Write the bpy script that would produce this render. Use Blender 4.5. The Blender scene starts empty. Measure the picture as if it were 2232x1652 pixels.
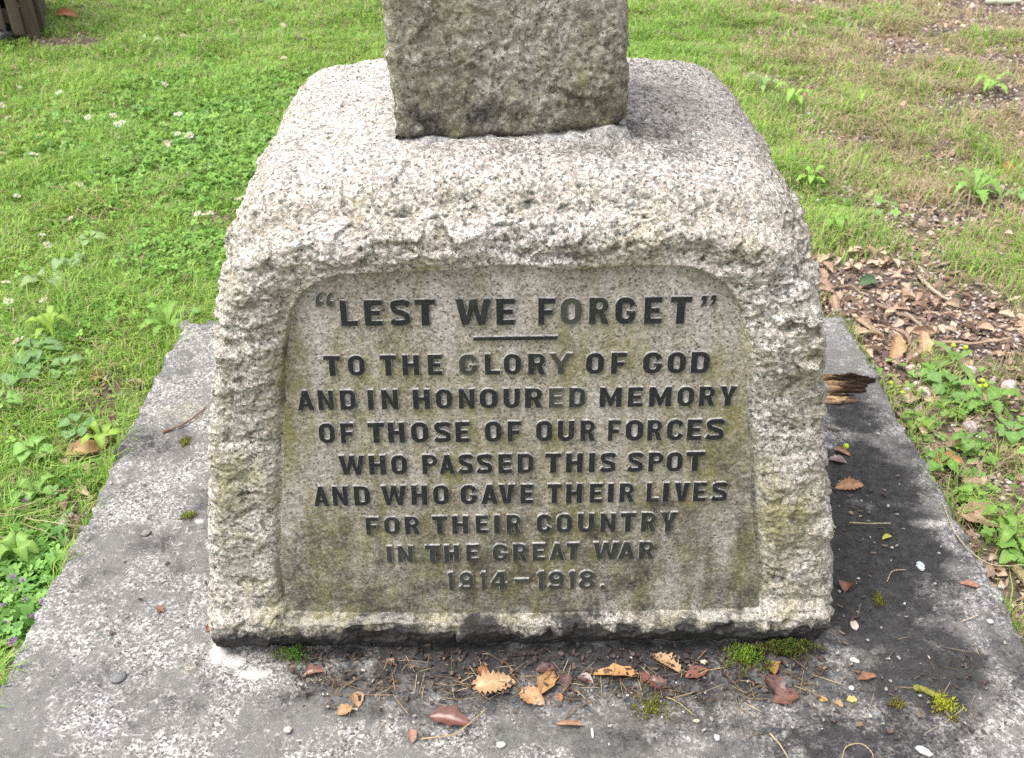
import bpy, math, random
import numpy as np
from mathutils import Vector, Matrix

rng = np.random.default_rng(7)
random.seed(7)
SC = bpy.context.scene
COL = SC.collection
R = math.radians

# ------------------------------------------------------------------ camera
F_PX, PW, PH = 2200.0, 2231.0, 1652.0          # focal length and photo size in the units I measured in
SRC = 2231.0 / 2334.0                          # photo pixels -> those units
CAM_H = 1.22
cam_rot = (Matrix.Rotation(R(-0.6), 3, 'Z') @ Matrix.Rotation(R(90 - 34.0), 3, 'X') @ Matrix.Rotation(R(-0.2), 3, 'Z'))
cd = bpy.data.cameras.new('camera')
cam = bpy.data.objects.new('camera', cd)
COL.objects.link(cam)
cam.matrix_world = Matrix.Translation((0, 0, CAM_H)) @ cam_rot.to_4x4()
cd.sensor_width = 36.0
cd.lens = 36.0 * F_PX / PW
cd.clip_start = 0.05
cd.clip_end = 1000
cd.dof.use_dof = True
cd.dof.focus_distance = 1.5
cd.dof.aperture_fstop = 9
SC.camera = cam

# ------------------------------------------------------------------ world, sun, exposure
SUN_AZ_VEC = Vector((-0.42, -0.12, 1.0)).normalized()     # towards the veiled sun (high, to the left)
SUN_EL = math.asin(SUN_AZ_VEC.z)
w = bpy.data.worlds.new('World')
SC.world = w
w.use_nodes = True
nt = w.node_tree
bg = nt.nodes['Background']
sky = nt.nodes.new('ShaderNodeTexSky')
sky.sky_type = 'NISHITA'
sky.sun_disc = False
sky.sun_elevation = SUN_EL
sky.sun_rotation = math.atan2(SUN_AZ_VEC.x, SUN_AZ_VEC.y)
sky.dust_density = 4.0
sky.ozone_density = 1.0
hs = nt.nodes.new('ShaderNodeHueSaturation')
hs.inputs['Saturation'].default_value = 0.25
nt.links.new(sky.outputs['Color'], hs.inputs['Color'])
nt.links.new(hs.outputs['Color'], bg.inputs['Color'])
bg.inputs['Strength'].default_value = 0.15
sl = bpy.data.lights.new('sun', 'SUN')
sl.energy = 1.25
sl.angle = R(40)
sl.color = (1.0, 0.95, 0.88)
so = bpy.data.objects.new('sun', sl)
COL.objects.link(so)
so.rotation_euler = SUN_AZ_VEC.to_track_quat('Z', 'Y').to_euler()
SC.view_settings.view_transform = 'Standard'
SC.view_settings.look = 'None'
SC.view_settings.gamma = 1.0
SC.view_settings.exposure = 1.15
SC.cycles.use_denoising = False

# ------------------------------------------------------------------ measuring: photo pixel -> point on a plane
MR = np.array(cam_rot)
CP = np.array([0, 0, CAM_H])
def ray(x, y):
    return MR @ np.array([(x - PW / 2) / F_PX, (PH / 2 - y) / F_PX, -1.0])
def P(x, y, z=0.0):                      # point of the level plane z
    d = ray(x, y)
    t = (z - CAM_H) / d[2]
    return CP + d * t
def PS(x, y, z=0.0):
    return P(x * SRC, y * SRC, z)
Y0, TF, REC = 1.06, 0.16, 0.008          # foot, batter and recess of the lettered face
KS = math.sqrt(1 + TF * TF)
def PP(x, y):                            # point (x, z) of the lettered panel
    d = ray(x, y)
    t = (Y0 + REC + TF * CAM_H) / (d[1] - TF * d[2])
    p = CP + d * t
    return np.array([p[0], p[2]])
def PPS(x, y):
    return PP(x * SRC, y * SRC)
def mpp(x, y, z=0.0):                    # metres per unit at a ground pixel
    d = ray(x, y)
    return ((z - CAM_H) / d[2]) / F_PX

# ------------------------------------------------------------------ noise
_pr = np.random.default_rng(3)
_perm = np.concatenate([_pr.permutation(256)] * 3)
_grad = _pr.normal(size=(256, 3)); _grad /= np.linalg.norm(_grad, axis=1)[:, None]
_rv = _pr.random((256, 4))
def _h(i, j, k, s=0):
    return _perm[(_perm[(_perm[(i + s) & 255] + j) & 255] + k) & 255]
def perlin(p, s=0):
    p = np.asarray(p, float)
    i = np.floor(p).astype(int); f = p - i
    u = f * f * f * (f * (f * 6 - 15) + 10)
    out = 0
    for a in (0, 1):
        for b in (0, 1):
            for c in (0, 1):
                g = _grad[_h(i[:, 0] + a, i[:, 1] + b, i[:, 2] + c, s)]
                d = g[:, 0] * (f[:, 0] - a) + g[:, 1] * (f[:, 1] - b) + g[:, 2] * (f[:, 2] - c)
                wgt = (u[:, 0] if a else 1 - u[:, 0]) * (u[:, 1] if b else 1 - u[:, 1]) * (u[:, 2] if c else 1 - u[:, 2])
                out = out + wgt * d
    return out * 1.5
def fbm(p, o=4, s=0, g=0.5):
    r = 0; a = 1.0; q = np.asarray(p, float)
    for k in range(o):
        r = r + a * perlin(q, s + 17 * k); a *= g; q = q * 2.03
    return r
def facets(p, s=0):                      # chipped stone: every cell a tilted flat
    p = np.asarray(p, float)
    i = np.floor(p).astype(int)
    best = np.full(len(p), 9e9); val = np.zeros(len(p))
    for a in (-1, 0, 1):
        for b in (-1, 0, 1):
            for c in (-1, 0, 1):
                h = _h(i[:, 0] + a, i[:, 1] + b, i[:, 2] + c, s)
                ctr = np.stack([i[:, 0] + a, i[:, 1] + b, i[:, 2] + c], 1) + _rv[h, :3]
                d = p - ctr
                dd = (d * d).sum(1)
                m = dd < best
                g = _grad[(h + 91) & 255]
                best = np.where(m, dd, best)
                val = np.where(m, (d * g).sum(1) * 0.8 + _rv[h, 3] - 0.5, val)
    return val
def sst(a, b, x):
    t = np.clip((x - a) / (b - a), 0, 1)
    return t * t * (3 - 2 * t)

# ------------------------------------------------------------------ objects
def mesh_np(name, V, F, col=None, smooth=True, uvw=None, mats=None, fm=None, attr='col'):
    V = np.asarray(V, np.float32)
    me = bpy.data.meshes.new(name)
    me.vertices.add(len(V)); me.vertices.foreach_set('co', V.ravel())
    F = [np.asarray(f, np.int32) for f in F if len(f)]
    nl = sum(f.size for f in F); nf = sum(len(f) for f in F)
    me.loops.add(nl); me.polygons.add(nf)
    me.loops.foreach_set('vertex_index', np.concatenate([f.ravel() for f in F]))
    tot = np.concatenate([np.full(len(f), f.shape[1], np.int32) for f in F])
    st = np.concatenate([[0], np.cumsum(tot)[:-1]]).astype(np.int32)
    me.polygons.foreach_set('loop_start', st)
    me.polygons.foreach_set('use_smooth', np.full(nf, smooth))
    if col is not None:
        c = np.ones((len(V), 4), np.float32); c[:, :3] = col
        a = me.color_attributes.new(attr, 'FLOAT_COLOR', 'POINT')
        a.data.foreach_set('color', c.ravel())
    for m in (mats or []): me.materials.append(m)
    if fm is not None: me.polygons.foreach_set('material_index', np.asarray(fm, np.int32))
    me.update(calc_edges=True)
    me.validate()
    return me
def obj(name, me, parent=None, loc=None):
    o = bpy.data.objects.new(name, me)
    COL.objects.link(o)
    if parent is not None: o.parent = parent
    if loc is not None: o.location = loc
    return o
def tag(o, label=None, cat=None, group=None, kind=None):
    if label: o['label'] = label
    if cat: o['category'] = cat
    if group: o['group'] = group
    if kind: o['kind'] = kind
    return o
def empty(name, loc, rz=0.0):
    o = obj(name, None); o.location = loc; o.rotation_euler = (0, 0, rz); o.empty_display_size = 0.05
    return o

# ------------------------------------------------------------------ materials
class NT:
    def __init__(s, name):
        s.m = bpy.data.materials.new(name); s.m.use_nodes = True
        s.t = s.m.node_tree; s.b = s.t.nodes['Principled BSDF']
        s.tc = s.t.nodes.new('ShaderNodeTexCoord').outputs['Object']
    def n(s, typ, **k):
        nd = s.t.nodes.new(typ)
        for a, v in k.items(): setattr(nd, a, v)
        return nd
    def put(s, inp, v):
        if hasattr(v, 'is_output'): s.t.links.new(v, inp)
        else: inp.default_value = (*v, 1.0) if (isinstance(v, tuple) and len(v) == 3 and inp.type == 'RGBA') else v
    def noise(s, scale, detail=4, rough=0.55, vec=None, dist=0.0):
        nd = s.n('ShaderNodeTexNoise'); s.put(nd.inputs['Vector'], vec or s.tc)
        nd.inputs['Scale'].default_value = scale; nd.inputs['Detail'].default_value = detail
        nd.inputs['Roughness'].default_value = rough; nd.inputs['Distortion'].default_value = dist
        return nd.outputs['Fac']
    def voro(s, scale, feature='F1', vec=None, out='Color'):
        nd = s.n('ShaderNodeTexVoronoi', feature=feature); s.put(nd.inputs['Vector'], vec or s.tc)
        nd.inputs['Scale'].default_value = scale
        return nd.outputs[out]
    def mapv(s, sc, vec=None):
        nd = s.n('ShaderNodeMapping'); s.put(nd.inputs['Vector'], vec or s.tc); nd.inputs['Scale'].default_value = sc
        return nd.outputs[0]
    def ramp(s, fac, stops, interp='LINEAR'):
        nd = s.n('ShaderNodeValToRGB'); s.put(nd.inputs[0], fac)
        cr = nd.color_ramp; cr.interpolation = interp
        while len(cr.elements) < len(stops): cr.elements.new(0.5)
        for e, (p, c) in zip(cr.elements, stops):
            e.position = p; e.color = (c, c, c, 1) if isinstance(c, (int, float)) else (*c, 1)
        return nd.outputs[0]
    def mix(s, fac, a, b, blend='MIX'):
        nd = s.n('ShaderNodeMix', data_type='RGBA', blend_type=blend)
        s.put(nd.inputs[0], fac)
        for i, v in ((6, a), (7, b)):
            s.put(nd.inputs[i], (*v, 1) if isinstance(v, tuple) else v)
        return nd.outputs[2]
    def math(s, op, a, b=0.0, clamp=False):
        nd = s.n('ShaderNodeMath', operation=op, use_clamp=clamp)
        s.put(nd.inputs[0], a); s.put(nd.inputs[1], b)
        return nd.outputs[0]
    def attr(s, name):
        nd = s.n('ShaderNodeAttribute', attribute_name=name)
        return nd
    def sep(s, c):
        nd = s.n('ShaderNodeSeparateColor'); s.put(nd.inputs[0], c)
        return nd.outputs
    def bump(s, h, strength=0.3, dist=0.002):
        nd = s.n('ShaderNodeBump'); s.put(nd.inputs['Height'], h)
        nd.inputs['Strength'].default_value = strength; nd.inputs['Distance'].default_value = dist
        s.put(s.b.inputs['Normal'], nd.outputs[0])
    def done(s, color, rough=0.85, spec=0.3):
        s.put(s.b.inputs['Base Color'], color); s.put(s.b.inputs['Roughness'], rough)
        s.put(s.b.inputs['Specular IOR Level'], spec)
        return s.m

def granite(name, white, grey, warm, grain=1.0, darkcol=(0.019, 0.0185, 0.019), algae=(0.22, 0.205, 0.11), bump=0.6, film=0.0):
    t = NT(name)
    warpn = t.n('ShaderNodeTexNoise'); t.put(warpn.inputs['Vector'], t.tc); warpn.inputs['Scale'].default_value = 260
    wv = t.n('ShaderNodeVectorMath', operation='MULTIPLY_ADD'); t.put(wv.inputs[0], warpn.outputs['Color'])
    wv.inputs[1].default_value = (0.004,) * 3; t.put(wv.inputs[2], t.tc); v = wv.outputs[0]
    cell = t.sep(t.voro(300 * grain, vec=v))[0]
    c = t.ramp(cell, [(0.0, white), (0.36, white), (0.40, warm), (0.62, warm), (0.66, grey), (0.925, grey), (0.945, tuple(k * 0.42 for k in grey))], 'LINEAR')
    patch = t.noise(105 * grain, 6, 0.75)
    c = t.mix(0.8, c, t.ramp(patch, [(0.30, 0.42), (0.43, 0.78), (0.55, 1.0), (0.70, 1.26)]), 'MULTIPLY')
    fine = t.noise(620 * grain, 2, 0.6)
    c = t.mix(0.8, c, t.ramp(fine, [(0.34, 0.62), (0.46, 0.97), (0.7, 1.12)]), 'MULTIPLY')
    big = t.noise(14, 5, 0.6)
    c = t.mix(0.5, c, t.ramp(big, [(0.3, 0.72), (0.5, 0.97), (0.7, 1.1)]), 'MULTIPLY')
    if film:
        fm_ = t.math('ADD', t.math('MULTIPLY', t.noise(8, 7, 0.72), 0.68), t.math('MULTIPLY', t.noise(85, 5, 0.75), 0.40))
        fmr = t.math('MULTIPLY', t.ramp(fm_, [(0.50, 1.0), (0.585, 0.0)]), film)
        c = t.mix(fmr, c, t.mix(t.noise(300, 3, 0.7), (0.115, 0.112, 0.112), (0.225, 0.22, 0.215)))
    m = t.sep(t.attr('col').outputs['Color'])
    n1 = t.noise(9, 6, 0.68)
    n2 = t.noise(55, 6, 0.75)
    n3 = t.noise(230, 3, 0.7)
    mott = t.math('ADD', t.math('MULTIPLY', n2, 0.6), t.math('MULTIPLY', n3, 0.5))
    # algae film: greenest where the mask is high, broken by the grain
    streak = t.noise(1.0, 5, 0.65, vec=t.mapv((38, 38, 5)))
    a = t.math('MULTIPLY', m[0], t.ramp(t.math('ADD', t.math('MULTIPLY', n1, 0.55), t.math('MULTIPLY', streak, 0.5)), [(0.36, 0.12), (0.62, 1.0)]))
    a = t.math('MULTIPLY', a, t.ramp(mott, [(0.36, 0.25), (0.62, 1.0)]), True)
    ac = t.mix(n2, algae, tuple(x * 1.5 for x in algae[:2]) + (algae[2] * 1.2,))
    c = t.mix(a, c, t.mix(0.55, t.mix(1.0, c, t.mix(0.35, (0.78, 0.76, 0.48), ac), 'MULTIPLY'), ac))
    # black crust of algae, and the shaft's painted shadow on the plinth top
    d = t.math('ADD', m[1], t.math('MULTIPLY', t.math('SUBTRACT', t.math('ADD', t.math('MULTIPLY', t.noise(24, 7, 0.75), 0.9), t.math('MULTIPLY', n3, 0.35)), 0.62), 2.1))
    d = t.math('MULTIPLY', t.ramp(d, [(0.12, 0.0), (0.72, 0.95)]), t.math('MULTIPLY', m[1], 3.0, True))
    dc = t.mix(t.ramp(n2, [(0.4, 0.0), (0.65, 1.0)]), darkcol, tuple(x * 2.6 for x in darkcol))
    dc = t.mix(t.ramp(t.noise(330, 3, 0.8), [(0.60, 0.0), (0.72, 0.8)]), dc, (0.16, 0.155, 0.15))
    c = t.mix(d, c, dc)
    # pale lichen and lime, and the painted light on the panel ledge
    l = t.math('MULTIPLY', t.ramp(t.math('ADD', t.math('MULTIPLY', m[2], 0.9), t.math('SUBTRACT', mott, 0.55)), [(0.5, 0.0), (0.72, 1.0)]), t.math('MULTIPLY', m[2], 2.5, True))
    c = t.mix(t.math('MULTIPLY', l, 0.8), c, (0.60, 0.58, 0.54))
    bh = t.math('ADD', t.math('MULTIPLY', t.noise(160, 5, 0.7), 1.0), t.math('MULTIPLY', t.noise(480, 2, 0.6), 0.5))
    t.bump(bh, bump, 0.007)
    return t.done(c, 0.88, 0.25)

def attr_mat(name, rough=0.7, spec=0.3, trans=0.0, var=0.25, scale=60, bump=0.0):
    t = NT(name)
    c = t.attr('col').outputs['Color']
    c = t.mix(1.0, c, t.ramp(t.noise(scale, 4, 0.65), [(0.3, 1 - var), (0.7, 1 + var)]), 'MULTIPLY')
    if bump: t.bump(t.noise(scale * 3, 3), bump, 0.003)
    t.done(c, rough, spec)
    if trans:
        tr = t.n('ShaderNodeBsdfTranslucent'); t.put(tr.inputs['Color'], c)
        mx = t.n('ShaderNodeMixShader'); mx.inputs[0].default_value = trans
        t.t.links.new(t.b.outputs[0], mx.inputs[1]); t.t.links.new(tr.outputs[0], mx.inputs[2])
        t.t.links.new(mx.outputs[0], t.t.nodes['Material Output'].inputs['Surface'])
    return t.m

M_PLINTH = granite('granite_rock_faced', (0.74, 0.70, 0.665), (0.34, 0.325, 0.315), (0.53, 0.455, 0.42))
M_PANEL = granite('granite_tooled', (0.53, 0.49, 0.465), (0.29, 0.275, 0.265), (0.42, 0.37, 0.34), 1.3, algae=(0.160, 0.148, 0.060), bump=0.35)
M_SHAFT = granite('granite_shaft', (0.56, 0.535, 0.505), (0.30, 0.29, 0.28), (0.42, 0.38, 0.35), 0.9)
M_SLAB = granite('granite_slab', (0.53, 0.505, 0.495), (0.20, 0.20, 0.205), (0.30, 0.285, 0.28), 1.0, bump=0.45, film=0.95)
M_GRASS = attr_mat('grass_blade', 0.5, 0.35, 0.45, 0.12, 200)
M_WEED = attr_mat('weed_leaf', 0.5, 0.4, 0.35, 0.15, 120)
M_DEAD = attr_mat('dead_leaf', 0.5, 0.4, 0.2, 0.3, 140)
M_SHINE = attr_mat('wet_leaf', 0.28, 0.5, 0.0, 0.3, 140)
M_TWIG = attr_mat('twig_bark', 0.85, 0.2, 0.0, 0.35, 220, 0.4)
M_PEB = attr_mat('pebble', 0.8, 0.25, 0.0, 0.3, 180, 0.4)
M_WOOD = attr_mat('rotten_wood', 0.8, 0.2, 0.0, 0.4, 150, 0.6)
M_MOSS = attr_mat('moss', 0.8, 0.15, 0.25, 0.25, 200)
M_PETAL = attr_mat('daisy_petal', 0.6, 0.3, 0.2, 0.05, 100)
def letter_mat():
    t = NT('letter_paint')
    f = t.sep(t.attr('col').outputs['Color'])[0]
    n = t.math('ADD', t.math('MULTIPLY', t.noise(70, 6, 0.7), 0.7), t.math('MULTIPLY', t.noise(420, 3, 0.7), 0.35))
    wear = t.ramp(t.math('ADD', n, t.math('MULTIPLY', f, 0.45)), [(0.60, 0.0), (1.0, 0.8)])
    c = t.mix(wear, (0.010, 0.0115, 0.0135), (0.062, 0.066, 0.050))
    c = t.mix(t.ramp(t.noise(900, 2, 0.6), [(0.64, 0.0), (0.71, 0.8)]), c, (0.26, 0.26, 0.24))
    # edge highlights painted in: a pale tone on the flanks of the relief
    g = t.n('ShaderNodeNewGeometry'); dt = t.n('ShaderNodeVectorMath', operation='DOT_PRODUCT')
    t.put(dt.inputs[0], g.outputs['True Normal']); dt.inputs[1].default_value = (0, -1 / KS, TF / KS)
    fl = t.math('MULTIPLY', t.ramp(dt.outputs['Value'], [(0.55, 1.0), (0.93, 0.0)]), t.ramp(t.noise(160, 4, 0.7), [(0.36, 0.2), (0.55, 1.0)]))
    c = t.mix(fl, c, (0.46, 0.45, 0.43))
    t.bump(n, 0.3, 0.002)
    return t.done(c, 0.55, 0.35)
M_LETTER = letter_mat()

# ------------------------------------------------------------------ rounded block: five dense faces
def cube_faces(ext, div, faces):
    (X, Y, Z), (nx, ny, nz) = ext, div
    V = []; F = []; off = 0
    def grid(a, b, fn, flip):
        nonlocal off
        A, B = np.meshgrid(a, b, indexing='ij')
        V.append(np.stack(fn(A.ravel(), B.ravel()), 1))
        i = np.arange(len(a) - 1)[:, None] * len(b) + np.arange(len(b) - 1)[None]
        q = np.stack([i, i + len(b), i + len(b) + 1, i + 1], -1).reshape(-1, 4) + off
        F.append(q[:, ::-1] if flip else q); off += len(a) * len(b)
    xs = np.linspace(-X, X, nx + 1); ys = np.linspace(0, Y, ny + 1); zs = np.linspace(0, Z, nz + 1)
    one = lambda a, v: np.full(len(a), v)
    if 'f' in faces: grid(xs, zs, lambda a, b: (a, one(a, 0), b), False)
    if 'b' in faces: grid(xs, zs, lambda a, b: (a, one(a, Y), b), True)
    if 'l' in faces: grid(ys, zs, lambda a, b: (one(a, -X), a, b), True)
    if 'r' in faces: grid(ys, zs, lambda a, b: (one(a, X), a, b), False)
    if 't' in faces: grid(xs, ys, lambda a, b: (a, b, one(a, Z)), False)
    V = np.concatenate(V); F = np.concatenate(F)
    _, first, inv = np.unique(np.round(V * 20000).astype(np.int64), axis=0, return_index=True, return_inverse=True)
    return V[first], inv.ravel()[F]
def round_box(p, ext, r):
    X, Y, Z = ext
    q = p.copy()
    q[:, 0] = np.clip(p[:, 0], -X + r, X - r); q[:, 1] = np.clip(p[:, 1], r, Y - r); q[:, 2] = np.minimum(p[:, 2], Z - r)
    d = p - q; L = np.linalg.norm(d, axis=1)[:, None]; n = d / np.maximum(L, 1e-9)
    return q + n * np.reshape(r, (-1, 1)), n
def poly_sd(x, y, poly):                 # signed distance, negative inside
    poly = np.asarray(poly); best = np.full(len(x), 9.0); ins = np.zeros(len(x), bool)
    for (ax, ay), (bx, by) in zip(poly, np.roll(poly, -1, 0)):
        ex, ey = bx - ax, by - ay
        tt = np.clip(((x - ax) * ex + (y - ay) * ey) / (ex * ex + ey * ey + 1e-14), 0, 1)
        best = np.minimum(best, np.hypot(x - ax - tt * ex, y - ay - tt * ey))
        c = ((ay > y) != (by > y)) & (x < (bx - ax) * (y - ay) / (by - ay + 1e-12) + ax)
        ins ^= c
    return np.where(ins, -best, best)

# ------------------------------------------------------------------ the memorial
memorial = empty('stone_memorial', (0.012, 1.45, -0.16))
tag(memorial, 'granite war memorial with lettered plinth on a stone slab', 'war memorial')
ORG = np.array(memorial.location)
CX = 0.023
SLAB = dict(x0=-0.757, x1=0.812, y0=0.72, y1=2.07)

panel_px = [(625, 1331), (614, 1240), (613, 1100), (618, 950), (623, 830), (630, 740), (640, 672), (660, 640), (690, 614), (735, 597), (790, 592),
            (840, 590), (930, 586), (1000, 585), (1045, 578), (1090, 575), (1135, 574), (1180, 580), (1230, 584), (1300, 583), (1370, 577), (1430, 576), (1500, 578),
            (1535, 590), (1570, 612), (1595, 645), (1612, 700), (1625, 800), (1633, 950), (1640, 1100), (1650, 1230), (1655, 1324),
            (1500, 1330), (1350, 1332), (1200, 1336), (1050, 1337), (900, 1336), (760, 1336)]
panel_poly = np.array([PP(*q) for q in panel_px])
pz0 = panel_poly[:, 1].min(); pz1 = panel_poly[:, 1].max()

def build_plinth():
    ext = (0.490, 0.78, 0.728)
    p, F = cube_faces(ext, (430, 240, 330), 'flrt')
    r = 0.030 + 0.058 * sst(0.52, 0.71, p[:, 2])
    q, n = round_box(p, ext, r[:, None] if False else r)
    edge = np.minimum(1, np.abs(q[:, 0]) / ext[0])
    z = q[:, 2]
    top = sst(0.50, 0.70, z)
    z = z - top * (0.040 * edge ** 3.2 + 0.016 * (1 - sst(0.0, 0.16, q[:, 1])))
    z = z + top * 0.016 * (1 - np.clip(np.hypot(q[:, 0], q[:, 1] - 0.4) / 0.4, 0, 1))
    x = q[:, 0] * (1 - 0.325 * z) + CX
    y = Y0 + q[:, 1] + TF * z * (1 - 1.75 * q[:, 1] / ext[1])
    V = np.stack([x, y, z], 1)
    front = sst(0.75, 0.98, -n[:, 1])
    flat_top = sst(0.8, 1.0, n[:, 2])
    sd = poly_sd(x, z, panel_poly)
    sd = np.where(q[:, 1] < 0.02, sd, 0.5)
    inside = (sd < 0) & (front > 0.9)
    # rock-faced relief
    warp = np.stack([perlin(V * 30 + 5), perlin(V * 30 + 50), perlin(V * 30 + 90)], 1) * 0.25
    lo = fbm(V * 7.0, 3, 3)
    f1 = facets(V * np.array([19, 19, 27]) + warp, 5)
    f2 = facets(V * np.array([30, 40, 58]) + warp * 1.5, 9)
    f3 = facets(V * np.array([70, 90, 135]) + warp * 2, 23)
    hi = fbm(V * np.array([80, 100, 140]), 3, 40)
    calm = 1 - 0.55 * sst(0.10, 0.75, n[:, 2])
    rough = (0.0070 * lo + 0.0082 * f1 + 0.0038 * f2) * calm + 0.0020 * f3 + 0.0015 * hi
    soft = 0.0045 * lo + 0.0026 * f1 + 0.0024 * f2 + 0.0018 * f3 + 0.0016 * hi
    cav = np.clip(-(0.5 * f1 + 0.8 * f2 + 0.8 * f3 + 0.7 * hi) - 0.1, 0, 1.2)
    # frame standing proud of the sunk panel
    upper = sst(0.36, 0.53, z) * sst(0.0, 0.012, z - 0.0)
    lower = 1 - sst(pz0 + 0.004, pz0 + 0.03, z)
    ridge = np.abs(perlin(np.stack([x * 11, y * 0, z * 0 + 3.3], 1), 77))
    proud = 0.006 * sst(0, 0.03, sd)
    proud = np.maximum(proud, upper * (0.014 * sst(0.0, 0.004, sd) + 0.014 * sst(0.0, 0.05, sd)) * (0.75 + 0.5 * ridge))
    proud = np.maximum(proud, lower * (0.022 * sst(0.0, 0.003, sd) + 0.006 * sst(0.004, 0.02, sd) + 0.5 * rough))
    groove = 0.008 * np.exp(-((sd - 0.003) / 0.005) ** 2) * (1 - upper) * (1 - lower)
    fade = sst(0, 0.02, sd)
    disp_f = np.where(inside, -REC + 0.0006 * hi + 0.0004 * f3, -REC + proud - groove + (rough * (0.72 + 0.55 * upper)) * fade)
    disp_o = rough * (1 - flat_top) + soft * flat_top
    disp = disp_f * front + disp_o * (1 - front)
    # ragged undercut along the foot
    zb = 0.044 + 0.022 * fbm(np.stack([x * 13, y * 13, z * 0], 1), 4, 8)
    under = np.clip(1 - z / (zb * 1.25 + 0.004), 0, 1) ** 1.4 * (1 - flat_top)
    disp = disp - under * (0.034 + 0.012 * lo + 0.004 * f1 + 0.005 * f2 + 0.003 * hi)
    V = V + n * disp[:, None]
    # mask: algae, dark (crust, painted shaft shadow), pale (lichen, painted ledge light)
    al = front * (0.88 - 0.60 * sst(0.10, 0.60, z) + 0.6 * lo) + (1 - front) * 0.40 * (1 - flat_top) + 0.16 * flat_top
    al = al + 0.5 * np.clip(fbm(V * 13, 4, 151), 0, 1) * (1 - flat_top * .5)
    pn = fbm(np.stack([x * 7, 0 * x, z * 4.5], 1), 4, 157); pn2 = fbm(np.stack([x * 30, 0 * x, z * 6], 1), 3, 159)
    al = np.where(inside, np.clip(1.06 - 0.60 * sst(0.44, 0.56, z) + 0.60 * pn + 0.60 * pn2, 0.05, 1.15), al)
    li_p = np.where(inside, np.clip(0.14 - 0.7 * pn - 0.75 * pn2 + 0.12 * sst(0.4, 0.55, z), 0, 0.55), 0)
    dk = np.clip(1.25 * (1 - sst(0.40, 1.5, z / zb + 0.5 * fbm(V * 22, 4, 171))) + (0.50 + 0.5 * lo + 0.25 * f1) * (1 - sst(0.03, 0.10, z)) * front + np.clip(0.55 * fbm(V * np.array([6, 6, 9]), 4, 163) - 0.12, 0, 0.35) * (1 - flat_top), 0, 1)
    ok = (~inside) & (sd > 0.004)
    gr_ = np.exp(-((sd - 0.003) / 0.006) ** 2) * (sd > 0) * (1 - lower) * np.clip(0.55 + 1.2 * lo + 0.5 * f1, 0, 1)
    dk = np.maximum(dk, 0.34 * gr_); al = al + 0.8 * gr_
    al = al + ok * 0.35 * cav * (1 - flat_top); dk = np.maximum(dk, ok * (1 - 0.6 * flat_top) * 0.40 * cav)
    # the shaft's soft shadow painted on the top, right of it and in front
    def blob(cx, cy, rx, ry): return np.exp(-(((x - cx) / rx) ** 2 + ((y - cy) / ry) ** 2))
    dk = np.maximum(dk, flat_top * (0.42 * blob(0.21, 1.32, 0.10, 0.07) + 0.30 * blob(0.02, 1.27, 0.20, 0.035)))
    li = 0.62 * lower * front * (1 - sst(0.005, 0.013, sd)) * (sd > 0) * (z > 0.06) + 0.30 * flat_top * (1 - blob(0.2, 1.33, 0.13, 0.1)) + 0.25 * sst(0.3, 0.9, n[:, 2]) * (1 - flat_top)  # ledge's sky light painted as a pale strip; flat top and slopes also paler
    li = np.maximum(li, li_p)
    dk = np.where(inside, np.clip(0.25 * (1 - sst(pz0, pz0 + 0.34, z)) + 0.12 + 0.20 * pn + 0.14 * pn2, 0, 0.36), dk)
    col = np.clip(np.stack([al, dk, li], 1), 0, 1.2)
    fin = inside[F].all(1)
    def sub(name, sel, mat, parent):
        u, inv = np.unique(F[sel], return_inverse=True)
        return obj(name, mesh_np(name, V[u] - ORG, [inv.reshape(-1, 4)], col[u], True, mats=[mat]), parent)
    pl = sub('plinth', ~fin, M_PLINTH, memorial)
    pa = sub('inscription_panel', fin, M_PANEL, memorial)
    pa['label'] = 'sunk lettered panel stained green'
    return pl, pa
plinth, panel = build_plinth()

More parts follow.
